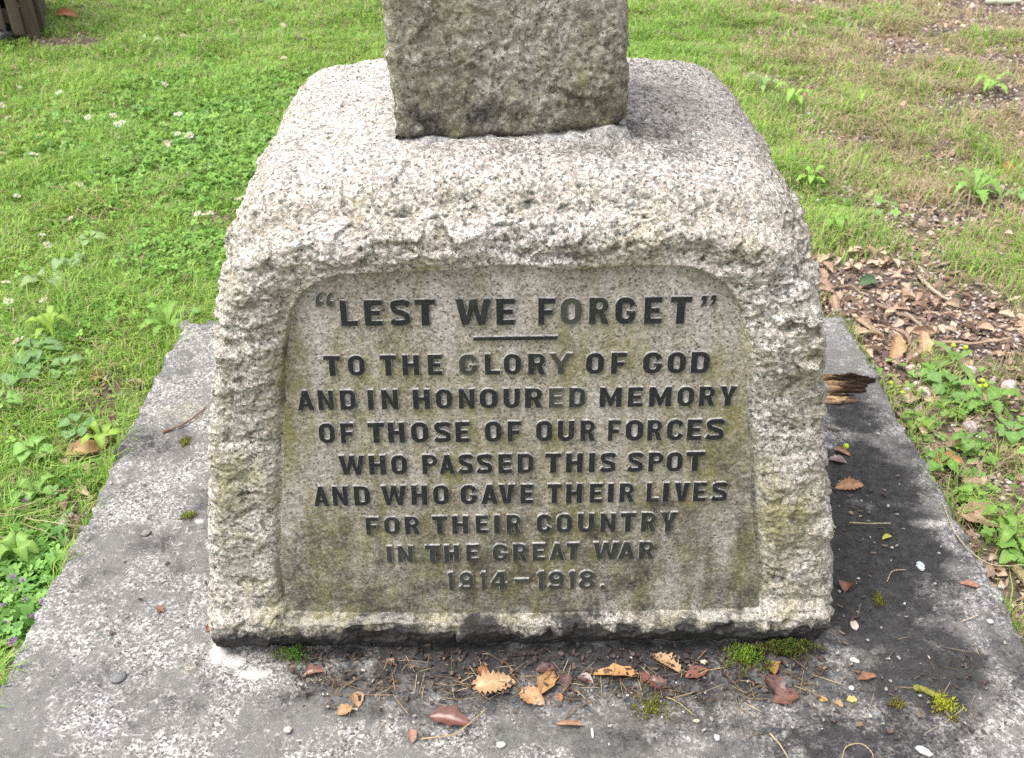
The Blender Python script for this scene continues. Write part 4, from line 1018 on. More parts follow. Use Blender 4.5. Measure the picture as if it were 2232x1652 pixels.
# crumbs of leaf, needles and grit on the slab (nobody could count these)
def crumbs():
    Vs, Qs, Cs = [], [], []; n = 0; off = 0
    def zone(k, x0, x1, y0, y1, cols, kind):
        nonlocal off
        for _ in range(k):
            px, py = rng.uniform(x0, x1), rng.normal((y0 + y1) / 2, (y1 - y0) / 4)
            p = PS(px, py, .002)
            a = rng.uniform(0, 6.3); col = np.array(cols[rng.integers(len(cols))]) * rng.uniform(.7, 1.3)
            if kind == 'needle': L, W = rng.uniform(.006, .026), rng.uniform(.0004, .0008)
            elif kind == 'grit': L = rng.uniform(.0012, .0035); W = L * .8
            else: L = rng.uniform(.0014, .0055); W = L * rng.uniform(.3, .8)
            d = np.array([math.cos(a), math.sin(a), rng.normal(0, .2)]) * L; e = np.array([-math.sin(a), math.cos(a), rng.normal(0, .3)]) * W
            q = p + np.array([0, 0, rng.uniform(.001, .004)])
            up = np.array([0, 0, min(W, .0012) * .9])
            V = np.stack([q - d - e * .6, q + d - e * .4, q + d * .8 + e * .8, q - d * .7 + e]) 
            V = np.concatenate([V + up * .5, V - up * .5])
            Vs.append(V); Qs.append(np.array([[0, 1, 2, 3], [7, 6, 5, 4], [0, 4, 5, 1], [1, 5, 6, 2], [2, 6, 7, 3], [3, 7, 4, 0]]) + off); Cs.append(np.tile(col, (8, 1))); off += 8
    br = [(.085, .060, .052), (.13, .085, .068), (.055, .042, .04), (.20, .14, .095), (.075, .06, .06)]
    st = [(.38, .30, .18), (.28, .20, .11), (.20, .13, .08)]
    gr = [(.42, .40, .38), (.34, .32, .29), (.46, .42, .35)]
    zone(560, 660, 1880, 1490, 1600, br, 'flake'); zone(230, 680, 1860, 1500, 1620, st, 'needle'); zone(90, 620, 1900, 1500, 1700, gr, 'grit')
    zone(300, 640, 1880, 1478, 1516, br[:1] + br[2:3] + br[4:], 'flake'); zone(50, 1890, 2050, 1020, 1260, br, 'flake'); zone(40, 1890, 2150, 950, 1450, gr, 'grit'); zone(60, 1850, 2250, 1450, 1720, br, 'flake')
    zone(35, 1850, 2300, 1400, 1720, st, 'needle'); zone(30, 1850, 2300, 1420, 1720, gr, 'grit'); zone(30, 1890, 2000, 1280, 1450, br, 'flake')
    zone(40, 150, 500, 1000, 1700, gr, 'grit'); zone(14, 150, 500, 1000, 1700, br, 'flake')
    o = obj('leaf_crumbs', mesh_np('leaf_crumbs', np.concatenate(Vs), [np.concatenate(Qs)], np.concatenate(Cs), False, mats=[M_DEAD]))
    tag(o, 'brown leaf crumbs, needles and grit scattered on the slab', 'litter', kind='stuff')
crumbs()

# ------------------------------------------------------------------ lawn plants
def rosette(name, n, L, Wd, rise, tooth, col, seed, stems=0.0):
    r = np.random.default_rng(seed); Vs = []; Qs = []; Cs = []; off = 0
    for k in range(n):
        a = 2 * math.pi * (k / n) + r.normal(0, .25); l = L * r.uniform(.6, 1.1); wd = Wd * r.uniform(.8, 1.15); rs = rise * r.uniform(.5, 1.5)
        m = 9 if not tooth else 15
        ts = np.linspace(0, 1, m)
        prof = np.sin(np.pi * np.clip((ts - stems) / (1 - stems), 0, 1) ** 1.15) ** .8 * wd / 2 + .0014 * (1 - ts)
        if tooth: prof = prof * (0.62 + 0.38 * (np.arange(m) % 2)) 
        for t, b in zip(ts, prof):
            rad = l * t * (1 - .12 * t); z = rs * l * math.sin(math.pi * min(1, t * .85) ** .8) + .012
            c0 = np.array([math.cos(a) * rad, math.sin(a) * rad, z]); sd_ = np.array([-math.sin(a), math.cos(a), 0])
            for c in (-1, 0, 1):
                Vs.append(c0 + sd_ * c * b + np.array([0, 0, abs(c) * b * .35 + .002 * r.normal()]))
                Cs.append(np.array(col) * (1.22 if c == 0 else 1) * r.uniform(.85, 1.15))
        i = np.arange(m - 1)[:, None] * 3 + np.arange(2)[None] + off
        Qs.append(np.stack([i, i + 3, i + 4, i + 1], -1).reshape(-1, 4)); off += 3 * m
    return mesh_np(name, np.array(Vs), [np.concatenate(Qs)], np.clip(np.array(Cs), 0, 1), True, mats=[M_WEED])
PALE, MID, YEL = (.26, .36, .15), (.14, .27, .06), (.26, .40, .06)
D2 = lambda x, y: P(x, y, GZ)
WEEDS = [ # D pixel, kind, leaves, length, width, rise, toothed, colour, label
 ((112, 632), 'broad_leaf_weed', 4, .085, .045, .25, 0, PALE, 'pale broad-leaved weed with large blunt leaves left of the plinth, by a white daisy'),
 ((160, 600), 'broad_leaf_weed', 5, .065, .034, .45, 0, (.22, .34, .14), 'pale broad-leaved weed standing upright behind the large blunt-leaved one'),
 ((200, 545), 'broad_leaf_weed', 4, .055, .030, .30, 0, (.24, .36, .14), 'small pale broad-leaved weed farthest up the lawn left of the plinth'),
 ((85, 790), 'broad_leaf_weed', 6, .080, .042, .25, 0, (.17, .29, .11), 'dark broad-leaved weed in the grass left of the slab edge'),
 ((60, 840), 'broad_leaf_weed', 5, .075, .050, .20, 0, (.16, .29, .10), 'low broad-leaved weed nearest the left edge of the picture'),
 ((150, 830), 'broad_leaf_weed', 5, .060, .034, .30, 0, (.20, .33, .12), 'middling broad-leaved weed between the left picture edge and the slab'),
 ((372, 735), 'dandelion_plant', 8, .085, .026, .45, 1, (.21, .37, .07), 'dandelion plant growing against the back left corner of the slab'),
 ((412, 715), 'broad_leaf_weed', 5, .045, .040, .40, 0, (.22, .38, .12), 'round-leaved weed touching the slab beside the plinth'),
 ((118, 745), 'dandelion_plant', 7, .075, .018, .75, 0, YEL, 'yellow-green upright weed with strap leaves in the left lawn'),
 ((175, 960), 'broad_leaf_weed', 5, .055, .034, .25, 0, (.17, .31, .11), 'dull green weed beside the fallen leaves left of the slab'),
 ((88, 1010), 'broad_leaf_weed', 7, .055, .030, .30, 0, (.23, .40, .10), 'lush weed with overlapping leaves at the left picture edge'),
 ((230, 985), 'dandelion_plant', 5, .055, .018, .50, 0, YEL, 'bright narrow-leaved weed leaning on the left slab edge'),
 ((90, 1100), 'dandelion_plant', 6, .060, .024, .40, 1, (.22, .38, .09), 'dandelion plant in the grass above the purple-flowered clover'),
 ((48, 1235), 'dandelion_plant', 6, .060, .022, .55, 0, (.24, .40, .09), 'strap-leaved weed beside the purple-flowered clover'),
 ((15, 905), 'broad_leaf_weed', 5, .060, .036, .30, 0, (.22, .38, .10), 'broad-leaved weed cut by the left picture edge'),
 ((210, 1175), 'broad_leaf_weed', 6, .032, .018, .40, 0, (.20, .36, .08), 'small weed sprouting from the left slab edge'),
 ((2118, 438), 'dandelion_plant', 9, .120, .034, .42, 1, (.22, .38, .09), 'large dandelion plant in the grass right of the plinth'),
 ((2150, 205), 'dandelion_plant', 7, .110, .036, .55, 1, (.27, .42, .10), 'dandelion plant on bare gravel at the far right'),
 ((1810, 505), 'dandelion_plant', 6, .075, .026, .40, 0, (.25, .42, .09), 'strap-leaved weed growing close to the right flank of the plinth'),
 ((1865, 510), 'broad_leaf_weed', 5, .055, .028, .35, 0, (.23, .39, .10), 'broad-leaved weed a little right of the plinth flank'),
 ((1660, 205), 'dandelion_plant', 6, .090, .024, .55, 1, (.24, .38, .12), 'weed with upright leaves behind the right shoulder of the plinth'),
 ((1725, 235), 'dandelion_plant', 6, .095, .024, .55, 0, (.28, .46, .09), 'bright strap-leaved weed right of the plinth shoulder'),
 ((1765, 400), 'dandelion_plant', 6, .075, .022, .5, 0, (.26, .44, .08), 'bright weed tuft hugging the right upper flank of the plinth'),
 ((2060, 870), 'broad_leaf_weed', 8, .062, .040, .35, 0, (.20, .36, .11), 'leafy weed clump among gravel right of the rotten wood'),
 ((2145, 895), 'dandelion_plant', 7, .095, .034, .35, 1, (.20, .36, .08), 'large long-leaved weed at the right among gravel'),
 ((2030, 835), 'broad_leaf_weed', 6, .045, .028, .35, 0, (.22, .38, .10), 'small leafy weed nearest the rotten wood'),
 ((1990, 935), 'broad_leaf_weed', 5, .050, .030, .30, 0, (.24, .42, .07), 'weed with bright leaves overhanging the right slab edge'),
 ((2105, 985), 'broad_leaf_weed', 7, .050, .026, .40, 0, (.20, .35, .09), 'weed with pointed leaves below the leafy clump on the right'),
 ((2040, 1035), 'broad_leaf_weed', 7, .046, .024, .45, 0, (.21, .38, .08), 'weed sprouting from the right slab edge near brown leaves'),
 ((2120, 1110), 'broad_leaf_weed', 6, .045, .028, .4, 0, (.25, .42, .08), 'light green weed in the thin grass at lower right'),
 ((2180, 1150), 'broad_leaf_weed', 6, .048, .030, .4, 0, (.23, .40, .08), 'rounder weed beside the light green one at lower right'),
 ((2225, 1235), 'broad_leaf_weed', 6, .055, .030, .35, 0, (.20, .36, .08), 'weed cut by the right picture edge below the gravel'),
 ((2205, 1195), 'dandelion_plant', 6, .060, .018, .5, 0, (.22, .38, .08), 'strap-leaved weed by the right picture edge'),
 ((2080, 800), 'dandelion_plant', 4, .105, .022, .12, 0, (.21, .33, .10), 'flat weed with long trailing leaves in the litter'),
 ((2215, 440), 'broad_leaf_weed', 4, .06, .03, .3, 0, (.22, .36, .12), 'broad-leaved weed at the right edge beside the large dandelion'),
 ((2195, 960), 'broad_leaf_weed', 6, .05, .03, .3, 0, (.2, .36, .1), 'spreading weed at the right picture edge among stones'),
 ((330, 118), 'broad_leaf_weed', 2, .10, .045, .7, 0, (.34, .46, .20), 'upright pale leaf far up the left lawn'),
 ((600, 20), 'broad_leaf_weed', 5, .08, .03, .3, 0, (.16, .30, .06), 'dark weed at the top edge left of the shaft'),
]
for k, (px, nm, n, L, Wd, rise, tooth, col, lab) in enumerate(WEEDS):
    o = obj(nm, rosette(nm, n, L, Wd, rise, tooth, col, 600 + k, 0.25 if nm[0] == 'b' else 0.05)); p = D2(*px)
    o.location = (p[0], p[1], float(gz(p[0], p[1])[0]) + (.012 if p[0] < 0 else .002)); o.rotation_euler = (0, 0, random.uniform(0, 6.3)); tag(o, lab, 'weed')

def edge_grass():
    n = 1900; side = rng.random(n); y = rng.uniform(.85, SLAB['y1'] + .03, n); x = np.where(side < .55, SLAB['x0'] - rng.random(n) * .03, SLAB['x1'] + rng.random(n) * .03)
    bk = side > .9; x = np.where(bk, rng.uniform(SLAB['x0'], SLAB['x1'], n), x); y = np.where(bk, SLAB['y1'] + rng.random(n) * .03, y)
    clump = fbm(np.c_[x * 2, y * 9, 0 * x], 3, 261) > -.02
    x, y, bk = x[clump], y[clump], bk[clump]; n = len(x)
    d = dryness(x, y); col, dry = grass_col(n, x, y, np.maximum(d, .15))
    ang = np.where(bk, -math.pi / 2, np.where(x < 0, 0, math.pi)) + rng.normal(0, .9, n)
    V, Q, T, C = blades(x, y, np.full(n, GZ + .012), rng.uniform(.05, .11, n), rng.uniform(.0018, .0034, n), ang, rng.uniform(.2, .75, n), col)
    tag(obj('edge_grass', mesh_np('edge_grass', V, [Q, T], C, True, mats=[M_GRASS])), 'longer grass blades creeping over the edges of the slab', 'grass', kind='stuff')
edge_grass()

def clover(name, n, dens, size, cols, y0, y1, seed, leaflets=3, hmin=.012, hmax=.034):
    x, y = sample(n, dens, y0, y1); n = len(x)
    r = np.random.default_rng(seed)
    z = gz(x, y) + r.uniform(hmin, hmax, n)
    a0 = r.uniform(0, 6.3, n); s = size * r.uniform(.65, 1.25, n) * np.maximum(1, y / 2.6) ** .4
    tilt = r.normal(0, .38, (n, 2))
    col = np.array(cols)[r.integers(len(cols), size=n)] * r.uniform(.75, 1.2, (n, 1))
    Vs = []; Cs = []
    ang = np.linspace(0, 2 * math.pi, 7)[:-1]
    for k in range(leaflets):
        a = a0 + k * 2 * math.pi / leaflets
        cx, cy = np.cos(a), np.sin(a)
        for j in range(6):
            lx = .62 + .55 * math.cos(ang[j]); ly = .46 * math.sin(ang[j])
            ux = (lx * cx - ly * cy) * s; uy = (lx * cy + ly * cx) * s
            Vs.append(np.stack([x + ux, y + uy, z + tilt[:, 0] * ux + tilt[:, 1] * uy - .12 * s * (ly != 0) + .15 * s * abs(ly)], 1)); Cs.append(col * (1.08 if j == 0 else 1))
    V = np.stack(Vs, 1); nv = V.shape[1]; C = np.stack(Cs, 1)
    i = (np.arange(n) * nv)[:, None] + (np.arange(leaflets) * 6)[None]
    i = i.reshape(-1)
    Q = np.concatenate([np.stack([i, i + 1, i + 2, i + 3], 1), np.stack([i, i + 3, i + 4, i + 5], 1)])
    return obj(name, mesh_np(name, V.reshape(-1, 3), [Q], C.reshape(-1, 3), False, mats=[M_WEED]))
def blobdens(blobs, base=0.0):
    cs = []
    for (px, rx, ry, s) in blobs:
        c = D2(*px); m = mpp(px[0], px[1], GZ); dy = abs(D2(px[0], px[1] - 1)[1] - c[1]); cs.append((c[0], c[1], rx * m, ry * dy, s))
    def f(x, y):
        nz = .4 * fbm(np.stack([x * 6, y * 6, 0 * x], 1), 3, 321); d = np.full(len(x), base)
        for cx, cy, rx, ry, s in cs: d = np.maximum(d, s * (1 - sst(.4, 1.4, np.sqrt(((x - cx) / rx) ** 2 + ((y - cy) / ry) ** 2) + nz)))
        return d * (1 - .8 * bare(x, y)) * np.clip(1.8 / y, .15, 1)
    return f
CG = [(.19, .37, .065), (.23, .42, .075), (.16, .32, .06), (.27, .45, .09)]
tag(clover('clover', 8000, lambda x, y: blobdens([((480, 300), 190, 130, .95), ((400, 560), 130, 60, .8), ((330, 400), 190, 60, .5), ((420, 210), 200, 60, .5), ((60, 330), 120, 60, .2), ((170, 330), 300, 200, .15), ((200, 700), 200, 100, .12)], .02)(x, y) * (x < 0.1), .0095, CG, 1.0, 5.5, 41), 'low clover patch in the lawn left of the plinth', 'clover', kind='stuff')
tag(clover('ground_cover', 1150, blobdens([((50, 1290), 100, 140, 1.0), ((110, 1100), 110, 70, .06), ((30, 1420), 60, 80, .7)]), .0095, [(.20, .40, .085), (.26, .46, .11), (.15, .33, .07)], .8, 2.3, 43, 4, .010, .04), 'dense small-leaved ground cover with tiny purple flowers beside the left slab edge', 'ground cover', kind='stuff')
tag(clover('chickweed', 240, blobdens([((2060, 880), 110, 80, .7), ((2120, 1060), 120, 120, .6), ((2190, 1180), 80, 90, .8), ((2220, 960), 60, 80, .5), ((1880, 470), 80, 30, .4)]), .0105, [(.22, .40, .085), (.28, .46, .11)], .9, 2.9, 44, 4, .008, .035), 'small-leaved weed cover between gravel right of the slab', 'ground cover', kind='stuff')

# daisies in the left lawn, purple flowers in the ground cover
def daisy_mesh(seed, petal, eye, rad=.0105):
    r = np.random.default_rng(seed); V = []; F = []; C = []; fm = []
    n = 14
    for k in range(n):
        a = 2 * math.pi * k / n; b = .20; i = len(V)
        for rr, da, zz in ((.28, -b * .5, .001), (1.0, -b * .75, .0028), (1.06, b * .2, .003), (.28, b * .5, .001)):
            q = rad * rr * r.uniform(.92, 1.05); V.append((q * math.cos(a + da), q * math.sin(a + da), zz + .0006 * r.normal())); C.append(petal)
        F.append((i, i + 1, i + 2, i + 3))
    U, T = ICO1; i = len(V)
    V += [tuple(u * np.array([rad * .36, rad * .36, rad * .26]) + [0, 0, .002]) for u in U]; C += [eye] * len(U)
    st, Q, TT = tube([(0, 0, -.035), (.003, .001, -.018), (0, 0, 0)], .0008, .0007, 4)
    j = len(V); V += [tuple(u) for u in st]; C += [(.16, .27, .07)] * len(st)
    return mesh_np('daisy', V, [np.array(F), Q + j, np.array(T) + i, TT + j], C, True, mats=[M_PETAL])
DA = [daisy_mesh(k, (.82, .82, .80), (.62, .45, .04)) for k in range(4)]
DAISY = [(43, 200), (135, 212), (375, 193), (20, 268), (152, 279), (201, 269), (259, 265), (268, 285), (278, 281), (405, 306), (432, 310), (77, 353), (177, 417), (182, 423), (4, 350), (38, 448), (177, 446), (161, 499), (95, 537), (107, 559), (20, 688), (100, 686), (450, 489), (468, 490), (480, 487), (543, 455), (550, 452), (13, 645), (645, 58), (36, 780), (46, 776), (3, 240), (406, 262), (90, 310)]
for k, (sx, sy) in enumerate(DAISY):
    p = PS(sx, sy, GZ + .035)
    o = obj('daisy', DA[k % 4]); o.location = (p[0], p[1], GZ + .035); sc = 1.0 + .35 * (p[1] > 3) * random.random() + .1
    o.scale = (sc,) * 3; o.rotation_euler = (random.gauss(.25, .2), random.gauss(0, .25), random.uniform(0, 6))
    tag(o, 'small white daisy flowering in the lawn left of the memorial', 'daisy', 'white daisies in the left lawn')
PU = daisy_mesh(9, (.34, .17, .40), (.24, .10, .26), .0065)
for k, (sx, sy) in enumerate([(8, 1382), (28, 1317), (52, 1324), (58, 1368), (98, 1370), (30, 1460), (60, 1142), (52, 1130), (26, 1466), (58, 872), (312, 249), (40, 1345), (75, 1405), (12, 1420)]):
    p = PS(sx, sy, GZ + .04); o = obj('purple_flower', PU); o.location = (p[0], p[1], GZ + .04); o.rotation_euler = (random.gauss(0, .4), random.gauss(0, .4), random.uniform(0, 6))
    tag(o, 'tiny purple flower head among the small-leaved ground cover on the left', 'flower', 'purple flowers in the ground cover')

# ------------------------------------------------------------------ leaf litter, twigs, gravel right (and a little left) of the slab
LV = [leaf_mesh('litter_leaf', L, W, s, c, b, tuple(.78 * c_ + .22 * sum(col) / 3 * 1.1 for c_ in col), M_DEAD, 700 + k) for k, (L, W, s, c, b, col) in enumerate([
 (.050, .026, 0, .6, .08, (.52, .34, .21)), (.044, .024, 3, .5, .08, (.47, .29, .185)), (.055, .022, 0, .8, .10, (.40, .245, .15)), (.036, .020, 0, .7, .1, (.58, .42, .28)),
 (.030, .018, 2, .6, .08, (.33, .20, .14)), (.048, .028, 2, .5, .12, (.60, .42, .26)), (.034, .016, 0, .9, .1, (.28, .18, .145)), (.026, .018, 0, .6, .1, (.50, .35, .24))])]
def litter(n, dens, y0, y1, lab, grp, lift=.004):
    x, y = sample(n, dens, y0, y1)
    for i in range(len(x)):
        o = obj('litter_leaf', LV[int(rng.integers(len(LV)))]); s = rng.uniform(.6, 1.15)
        o.location = (x[i], y[i], float(gz(x[i], y[i])[0]) + lift + rng.uniform(0, .012)); o.scale = (s, s, s)
        o.rotation_euler = (rng.normal(0, .5), rng.normal(0, .35), rng.uniform(0, 6.3)); tag(o, lab, 'leaf', grp)
RB = [((1880, 600), 110, 50, 1), ((1960, 670), 170, 45, 1), ((2090, 720), 160, 35, .8), ((1930, 770), 80, 60, 1), ((2180, 740), 80, 60, .5), ((1990, 850), 60, 60, .5)]
litter(160, blobdens(RB), 1.4, 3.0, 'dead tan leaf in the leaf litter behind the right slab edge', 'leaf litter right of the slab')
litter(58, blobdens([((2000, 940), 60, 60, .8), ((2050, 1030), 90, 70, .9), ((2160, 1060), 110, 110, .7), ((2190, 1270), 60, 120, .9), ((2150, 880), 120, 100, .5)]), .8, 2.2, 'dead brown leaf among weeds and gravel along the right slab edge', 'leaves along the right slab edge')
litter(28, blobdens([((220, 870), 60, 50, 1), ((195, 985), 70, 50, 1), ((160, 1130), 50, 60, .8), ((250, 620), 40, 30, .4), ((60, 1430), 50, 40, .5)]), .9, 2.2, 'dead brown leaf in the grass along the left slab edge', 'leaves along the left slab edge')
litter(40, lambda x, y: (x > .9) * .5, 2.6, 6.2, 'single dead leaf fallen in the thin grass on the right', 'leaves scattered over the right lawn', .016)
litter(12, lambda x, y: (x < -.8) * .5, 1.9, 6.2, 'single dead leaf fallen in the left lawn', 'leaves scattered over the left lawn', .018)
for k, (px, L, col, lab) in enumerate([((2190, 380), .075, (.62, .26, .10), 'bright orange leaf standing in the grass at the right'), ((2005, 765), .085, (.60, .38, .22), 'large pale tan leaf in the litter by the right slab edge'),
   ((1945, 770), .080, (.50, .31, .17), 'folded tan leaf leaning on the right slab edge'), ((1885, 625), .075, (.09, .16, .075), 'dark green leaf lying in the brown litter'),
   ((2140, 1295 - 150), .10, (.45, .30, .20), 'long pinkish brown leaf in the weeds at lower right'), ((2060, 1020), .07, (.46, .24, .10), 'orange-brown leaf curled against the right slab edge'), ((190, 1000), .075, (.44, .26, .14), 'big tan leaf in the hollow by the left slab edge'),
   ((215, 830), .06, (.40, .20, .09), 'russet leaf beside a pale stick left of the slab'), ((148, 46), .13, (.44, .19, .09), 'russet leaf on the lawn right of the slatted bin')]):
    o = obj('fallen_leaf', leaf_mesh('fallen_leaf', L, L * .48, 2 if k % 2 else 0, .5, .1, col, M_DEAD, 800 + k)); p = D2(*px)
    o.location = (p[0], p[1], float(gz(p[0], p[1])[0]) + .014); o.rotation_euler = (.35, -.5 if k < 3 else .1, [1.2, 1.3, 1.1, .6, -.3, .1, .4, 1.3, 0][k]); tag(o, lab, 'leaf')
def gtwig(pix, r0, r1, col, lab, seed, z=.012):
    pts = catmull([D2(*q) + np.array([0, 0, z]) for q in pix], 5); org = pts[len(pts) // 2].copy()
    pts[:, 2] += np.random.default_rng(seed).normal(0, .0015, len(pts))
    V, Q, T = tube(pts - org, r0, r1, 6, seed); o = obj('twig', mesh_np('twig', V, [Q, T], np.tile(np.array(col), (len(V), 1)), True, mats=[M_TWIG])); o.location = org; tag(o, lab, 'twig')
BK = (.26, .19, .14)
for k, a in enumerate([
 ([(30, 708), (65, 697), (102, 676)], .0040, .003, (.36, .30, .24), 'pale twig in the grass left of the broad-leaved weeds'),
 ([(12, 865), (14, 905), (22, 970)], .0038, .003, (.42, .38, .30), 'bent pale twig at the left picture edge'),
 ([(232, 838), (240, 815)], .004, .003, (.44, .40, .36), 'short whitish stick beside the russet leaf'),
 ([(2000, 610), (2030, 640), (2065, 665)], .0055, .004, (.42, .35, .27), 'pale stick slanting across the brown litter'),
 ([(1905, 670), (1950, 690), (1990, 706)], .0055, .004, BK, 'dark stick in the middle of the brown litter'),
 ([(1970, 690), (2000, 715), (2025, 735)], .0045, .004, (.34, .27, .20), 'second stick right of the dark one in the litter'),
 ([(1800, 640), (1850, 632), (1880, 650)], .0040, .003, BK, 'thin stick touching the right flank of the plinth'),
 ([(1990, 760), (1996, 790), (2003, 815)], .0050, .004, (.50, .44, .38), 'pale stick end standing near the rotten wood'),
 ([(2050, 755), (2120, 757), (2200, 747)], .0035, .003, (.40, .29, .20), 'long straight twig lying across the litter'),
 ([(2040, 840), (2060, 865)], .005, .004, (.40, .30, .24), 'short stick among the pinkish pebbles'),
 ([(2200, 1230), (2218, 1260), (2240, 1290)], .010, .009, (.34, .27, .17), 'thick stick at the right picture edge'),
 ([(2120, 1130), (2140, 1150), (2165, 1185)], .004, .003, BK, 'brown twig under the weeds at lower right'),
 ([(140, 1235), (165, 1195), (180, 1185)], .006, .003, (.38, .28, .18), 'curled dry stalk near the left slab edge'),
 ([(1905, 350 - 195), (1940, 163), (1975, 170)], .005, .004, (.10, .08, .07), 'dark twig in the grass beyond the plinth shoulder'),
 ([(2148, 8), (2190, 9), (2222, 8)], .016, .013, (.52, .54, .40), 'pale thick stick on the dark soil at the top right'),
 ([(700 * .956 * 1.0, 95), (640, 88)], .010, .006, (.10, .08, .06), 'dark twig on the lawn left of the shaft')]):
    gtwig(*a, seed=900 + k)
def gravel(name, n, dens, y0, y1, smin, smax, cols, lab, base, cat='gravel'):
    x, y = sample(n, dens, y0, y1); n = len(x)
    U, T = base; m = len(U)
    s = rng.uniform(smin, smax, (n, 1, 1)) * rng.uniform(.7, 1.3, (n, 1, 3)) * np.array([1, 1, .7])
    a = rng.uniform(0, 6.3, n); ca, sa = np.cos(a)[:, None], np.sin(a)[:, None]
    V = U[None] * (1 + .25 * rng.normal(size=(n, m, 1)).clip(-1.2, 1.2) * .6) * s
    V = np.stack([V[..., 0] * ca - V[..., 1] * sa + x[:, None], V[..., 0] * sa + V[..., 1] * ca + y[:, None], V[..., 2] + (gz(x, y) + .004)[:, None]], -1)
    c = np.array(cols)[rng.integers(len(cols), size=n)] * rng.uniform(.7, 1.15, (n, 1))
    F = (T[None] + (np.arange(n) * m)[:, None, None]).reshape(-1, 3)
    o = obj(name, mesh_np(name, V.reshape(-1, 3), [F], np.repeat(c, m, 0), False, mats=[M_PEB])); tag(o, lab, cat, kind='stuff')
GC = [(.46, .36, .33), (.52, .45, .41), (.34, .27, .24), (.58, .52, .48), (.24, .19, .17), (.15, .11, .10)]
gravel('gravel', 5200, lambda x, y: bare(x, y) ** 1.3 * (x > .5) * np.clip(2.2 / y, .2, 1), .8, 5.5, .0025, .0075, GC, 'pinkish gravel and grit on the bare ground right of the memorial', ICO1)
gravel('soil_crumbs', 900, lambda x, y: bare(x, y) * (x < -.7), .8, 5.5, .002, .006, [(.16, .11, .08), (.24, .17, .12), (.34, .28, .24)], 'crumbs of soil and grit in the thin turf on the left', ICO1)
def chips():                              # shredded leaf and bark under the whole leaves
    x, y = sample(7000, lambda x, y: bare(x, y) ** 1.2 * np.where(x > 0, 1, .5) * np.clip(2.0 / y, .12, 1), .8, 6)
    n = len(x); a = rng.uniform(0, 6.3, n); L = np.where(rng.random(n) < .06, rng.uniform(.013, .024, n), rng.uniform(.003, .013, n)); W = L * rng.uniform(.25, .7, n)
    d = np.stack([np.cos(a), np.sin(a), rng.normal(0, .35, n)], 1) * L[:, None]; e = np.stack([-np.sin(a), np.cos(a), rng.normal(0, .4, n)], 1) * W[:, None]
    q = np.stack([x, y, gz(x, y) + rng.uniform(.003, .012, n)], 1)
    V = np.stack([q - d, q - d * .2 - e, q + d, q + d * .1 + e], 1).reshape(-1, 3); i = np.arange(n) * 4
    c = np.array([(.44, .29, .20), (.34, .21, .145), (.54, .40, .29), (.20, .125, .10), (.60, .48, .38)])[rng.integers(5, size=n)] * rng.uniform(.7, 1.2, (n, 1))
    o = obj('leaf_shreds', mesh_np('leaf_shreds', V, [np.stack([i, i + 1, i + 2, i + 3], 1)], np.repeat(c, 4, 0), False, mats=[M_DEAD]))
    tag(o, 'shredded brown leaf and bark covering the bare ground', 'litter', kind='stuff')
chips()
for k, (px, s, col) in enumerate([((1985, 812), .014, (.50, .38, .34)), ((2000, 825), .011, (.46, .37, .33)), ((2010, 790), .010, (.42, .33, .30)), ((2025, 850), .013, (.48, .40, .36)), ((1995, 845), .012, (.52, .42, .38)),
   ((2012, 868), .019, (.52, .43, .40)), ((2110, 815), .016, (.52, .44, .42)), ((2195, 850), .020, (.50, .42, .40)), ((2110, 940), .018, (.44, .36, .35)), ((2045, 905), .012, (.4, .35, .33)), ((1975, 858), .011, (.50, .44, .40)), ((30, 1440), .016, (.36, .30, .27)), ((20, 1465), .015, (.60, .53, .50)), ((150, 1130), .012, (.60, .58, .56)), ((140, 1150), .013, (.55, .52, .50)), ((255, 935), .009, (.62, .58, .5))]):
    o = obj('pebble', pebble_mesh('pebble', s, s * .8, s * .7, col, 40 + k)); p = D2(*px); o.location = (p[0], p[1], float(gz(p[0], p[1])[0]) + .002); o.rotation_euler = (0, 0, k)
    lft = px[0] < 500
    tag(o, 'pale pebble lying against the left slab edge' if lft else 'pinkish pebble on the bare ground right of the slab edge', 'stone', 'pebbles along the left slab edge' if lft else 'pebbles right of the slab')
for k, (sx, sy) in enumerate([(2030, 878), (2238, 872), (2245, 884), (2232, 886), (2216, 876), (2054, 900), (2200, 796), (2172, 792)]):
    b = berry((sx, sy), GZ + .02, 'yellow-green berry in the weeds and gravel right of the slab'); b['group'] = 'berries in the weeds'

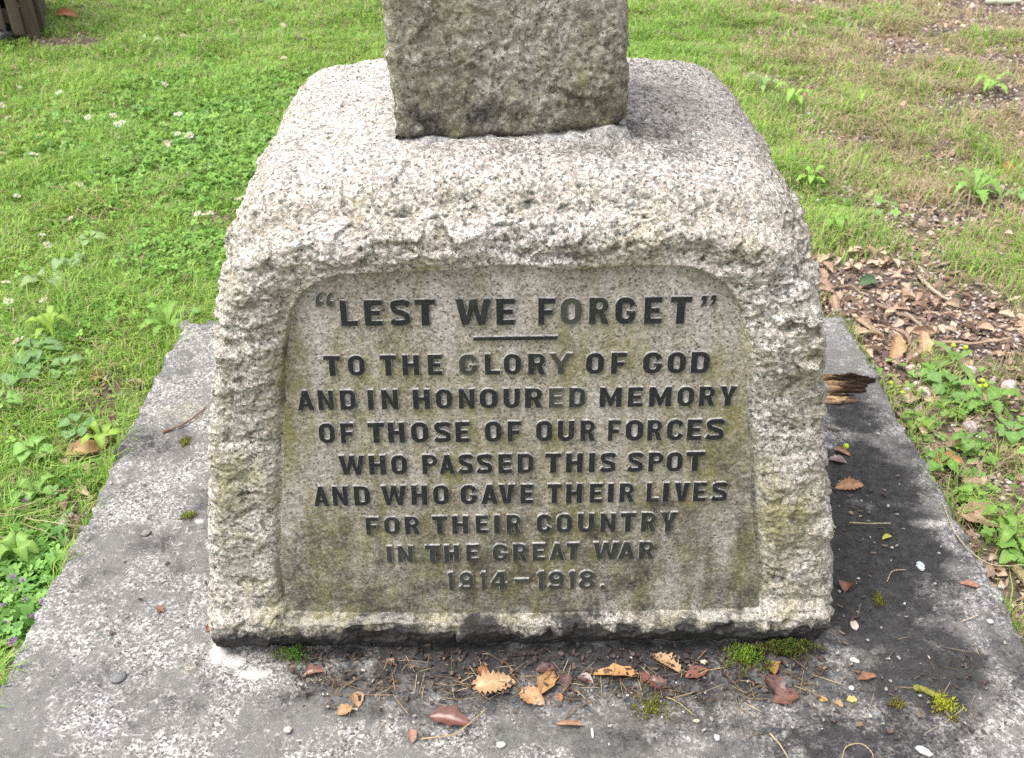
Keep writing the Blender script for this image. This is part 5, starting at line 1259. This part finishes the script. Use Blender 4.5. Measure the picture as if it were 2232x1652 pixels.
# ------------------------------------------------------------------ slatted litter bin at the top left
def bin_():
    c = D2(92, 90); th = R(20)
    b = empty('slatted_bin', (c[0], c[1], GZ), th)
    tag(b, 'dark brown slatted timber litter bin standing on the lawn', 'litter bin')
    S, H, z0 = .60, .95, .035
    t = NT('dark_stained_timber')
    n = t.noise(1, 5, .6, vec=t.mapv((40, 40, 4)))
    t.bump(n, .3, .003); mw = t.done(t.ramp(n, [(.3, (.060, .046, .036)), (.7, (.125, .098, .078))]), .7, .3)
    t2 = NT('black_bin_liner'); t2.bump(t2.noise(22, 4, .6), .9, .02); mb = t2.done((.012, .012, .014), .18, .5)
    def box(name, cx, cy, cz, sx, sy, sz, mat, bev=.004):
        V = []
        for x, y, z in ((-1, -1, -1), (1, -1, -1), (1, 1, -1), (-1, 1, -1), (-1, -1, 1), (1, -1, 1), (1, 1, 1), (-1, 1, 1)): V.append((cx + x * sx / 2, cy + y * sy / 2, cz + z * sz / 2))
        o = obj(name, mesh_np(name, V, [np.array([(0, 3, 2, 1), (4, 5, 6, 7), (0, 1, 5, 4), (1, 2, 6, 5), (2, 3, 7, 6), (3, 0, 4, 7)])], None, False, mats=[mat]), b)
        m = o.modifiers.new('bevel', 'BEVEL'); m.width = bev; m.segments = 2
        return o
    for px, py in ((-.03, .03), (-.03, S - .03), (-S + .03, .03), (-S + .03, S - .03)): box('corner_post', px, py, H / 2, .058, .058, H, mw)
    for k in range(7):
        u = -S + .085 + k * (S - .17) / 6
        for nm, q in (('slat', (u, -.012, .050, .022)), ('slat', (u, S + .012, .050, .022))): box(nm, q[0], q[1], z0 + (H - z0) / 2, q[2], q[3], H - z0 - .01, mw)
        for nm, q in (('slat', (.012, -u, .022, .050)), ('slat', (-S - .012, -u, .022, .050))): box(nm, q[0], q[1], z0 + (H - z0) / 2, q[2], q[3], H - z0 - .01, mw)
    for zz in (.12, .85):
        for yy in (.014, S - .014): box('rail', -S / 2, yy, zz, S - .12, .028, .06, mw)
    V, T = ICO3; W = V.copy(); W = np.sign(W) * np.abs(W) ** .45
    W = W * (1 + .05 * fbm(V * 4, 3, 351))[:, None] * [.235, .235, .43] + [-S / 2, S / 2, .46]
    obj('bin_liner', mesh_np('bin_liner', W, [T], None, True, mats=[mb]), b)['label'] = 'black plastic liner showing between the slats'
    W = V * (1 + .25 * fbm(V * 2.5, 3, 353))[:, None] * [.055, .05, .045]
    g = obj('plastic_bag', mesh_np('plastic_bag', W, [T], None, True, mats=[mb])); p = D2(12, 98); g.location = (p[0], p[1], GZ + .035)
    tag(g, 'shiny black plastic bag crumpled under the slatted bin', 'plastic bag')
bin_()
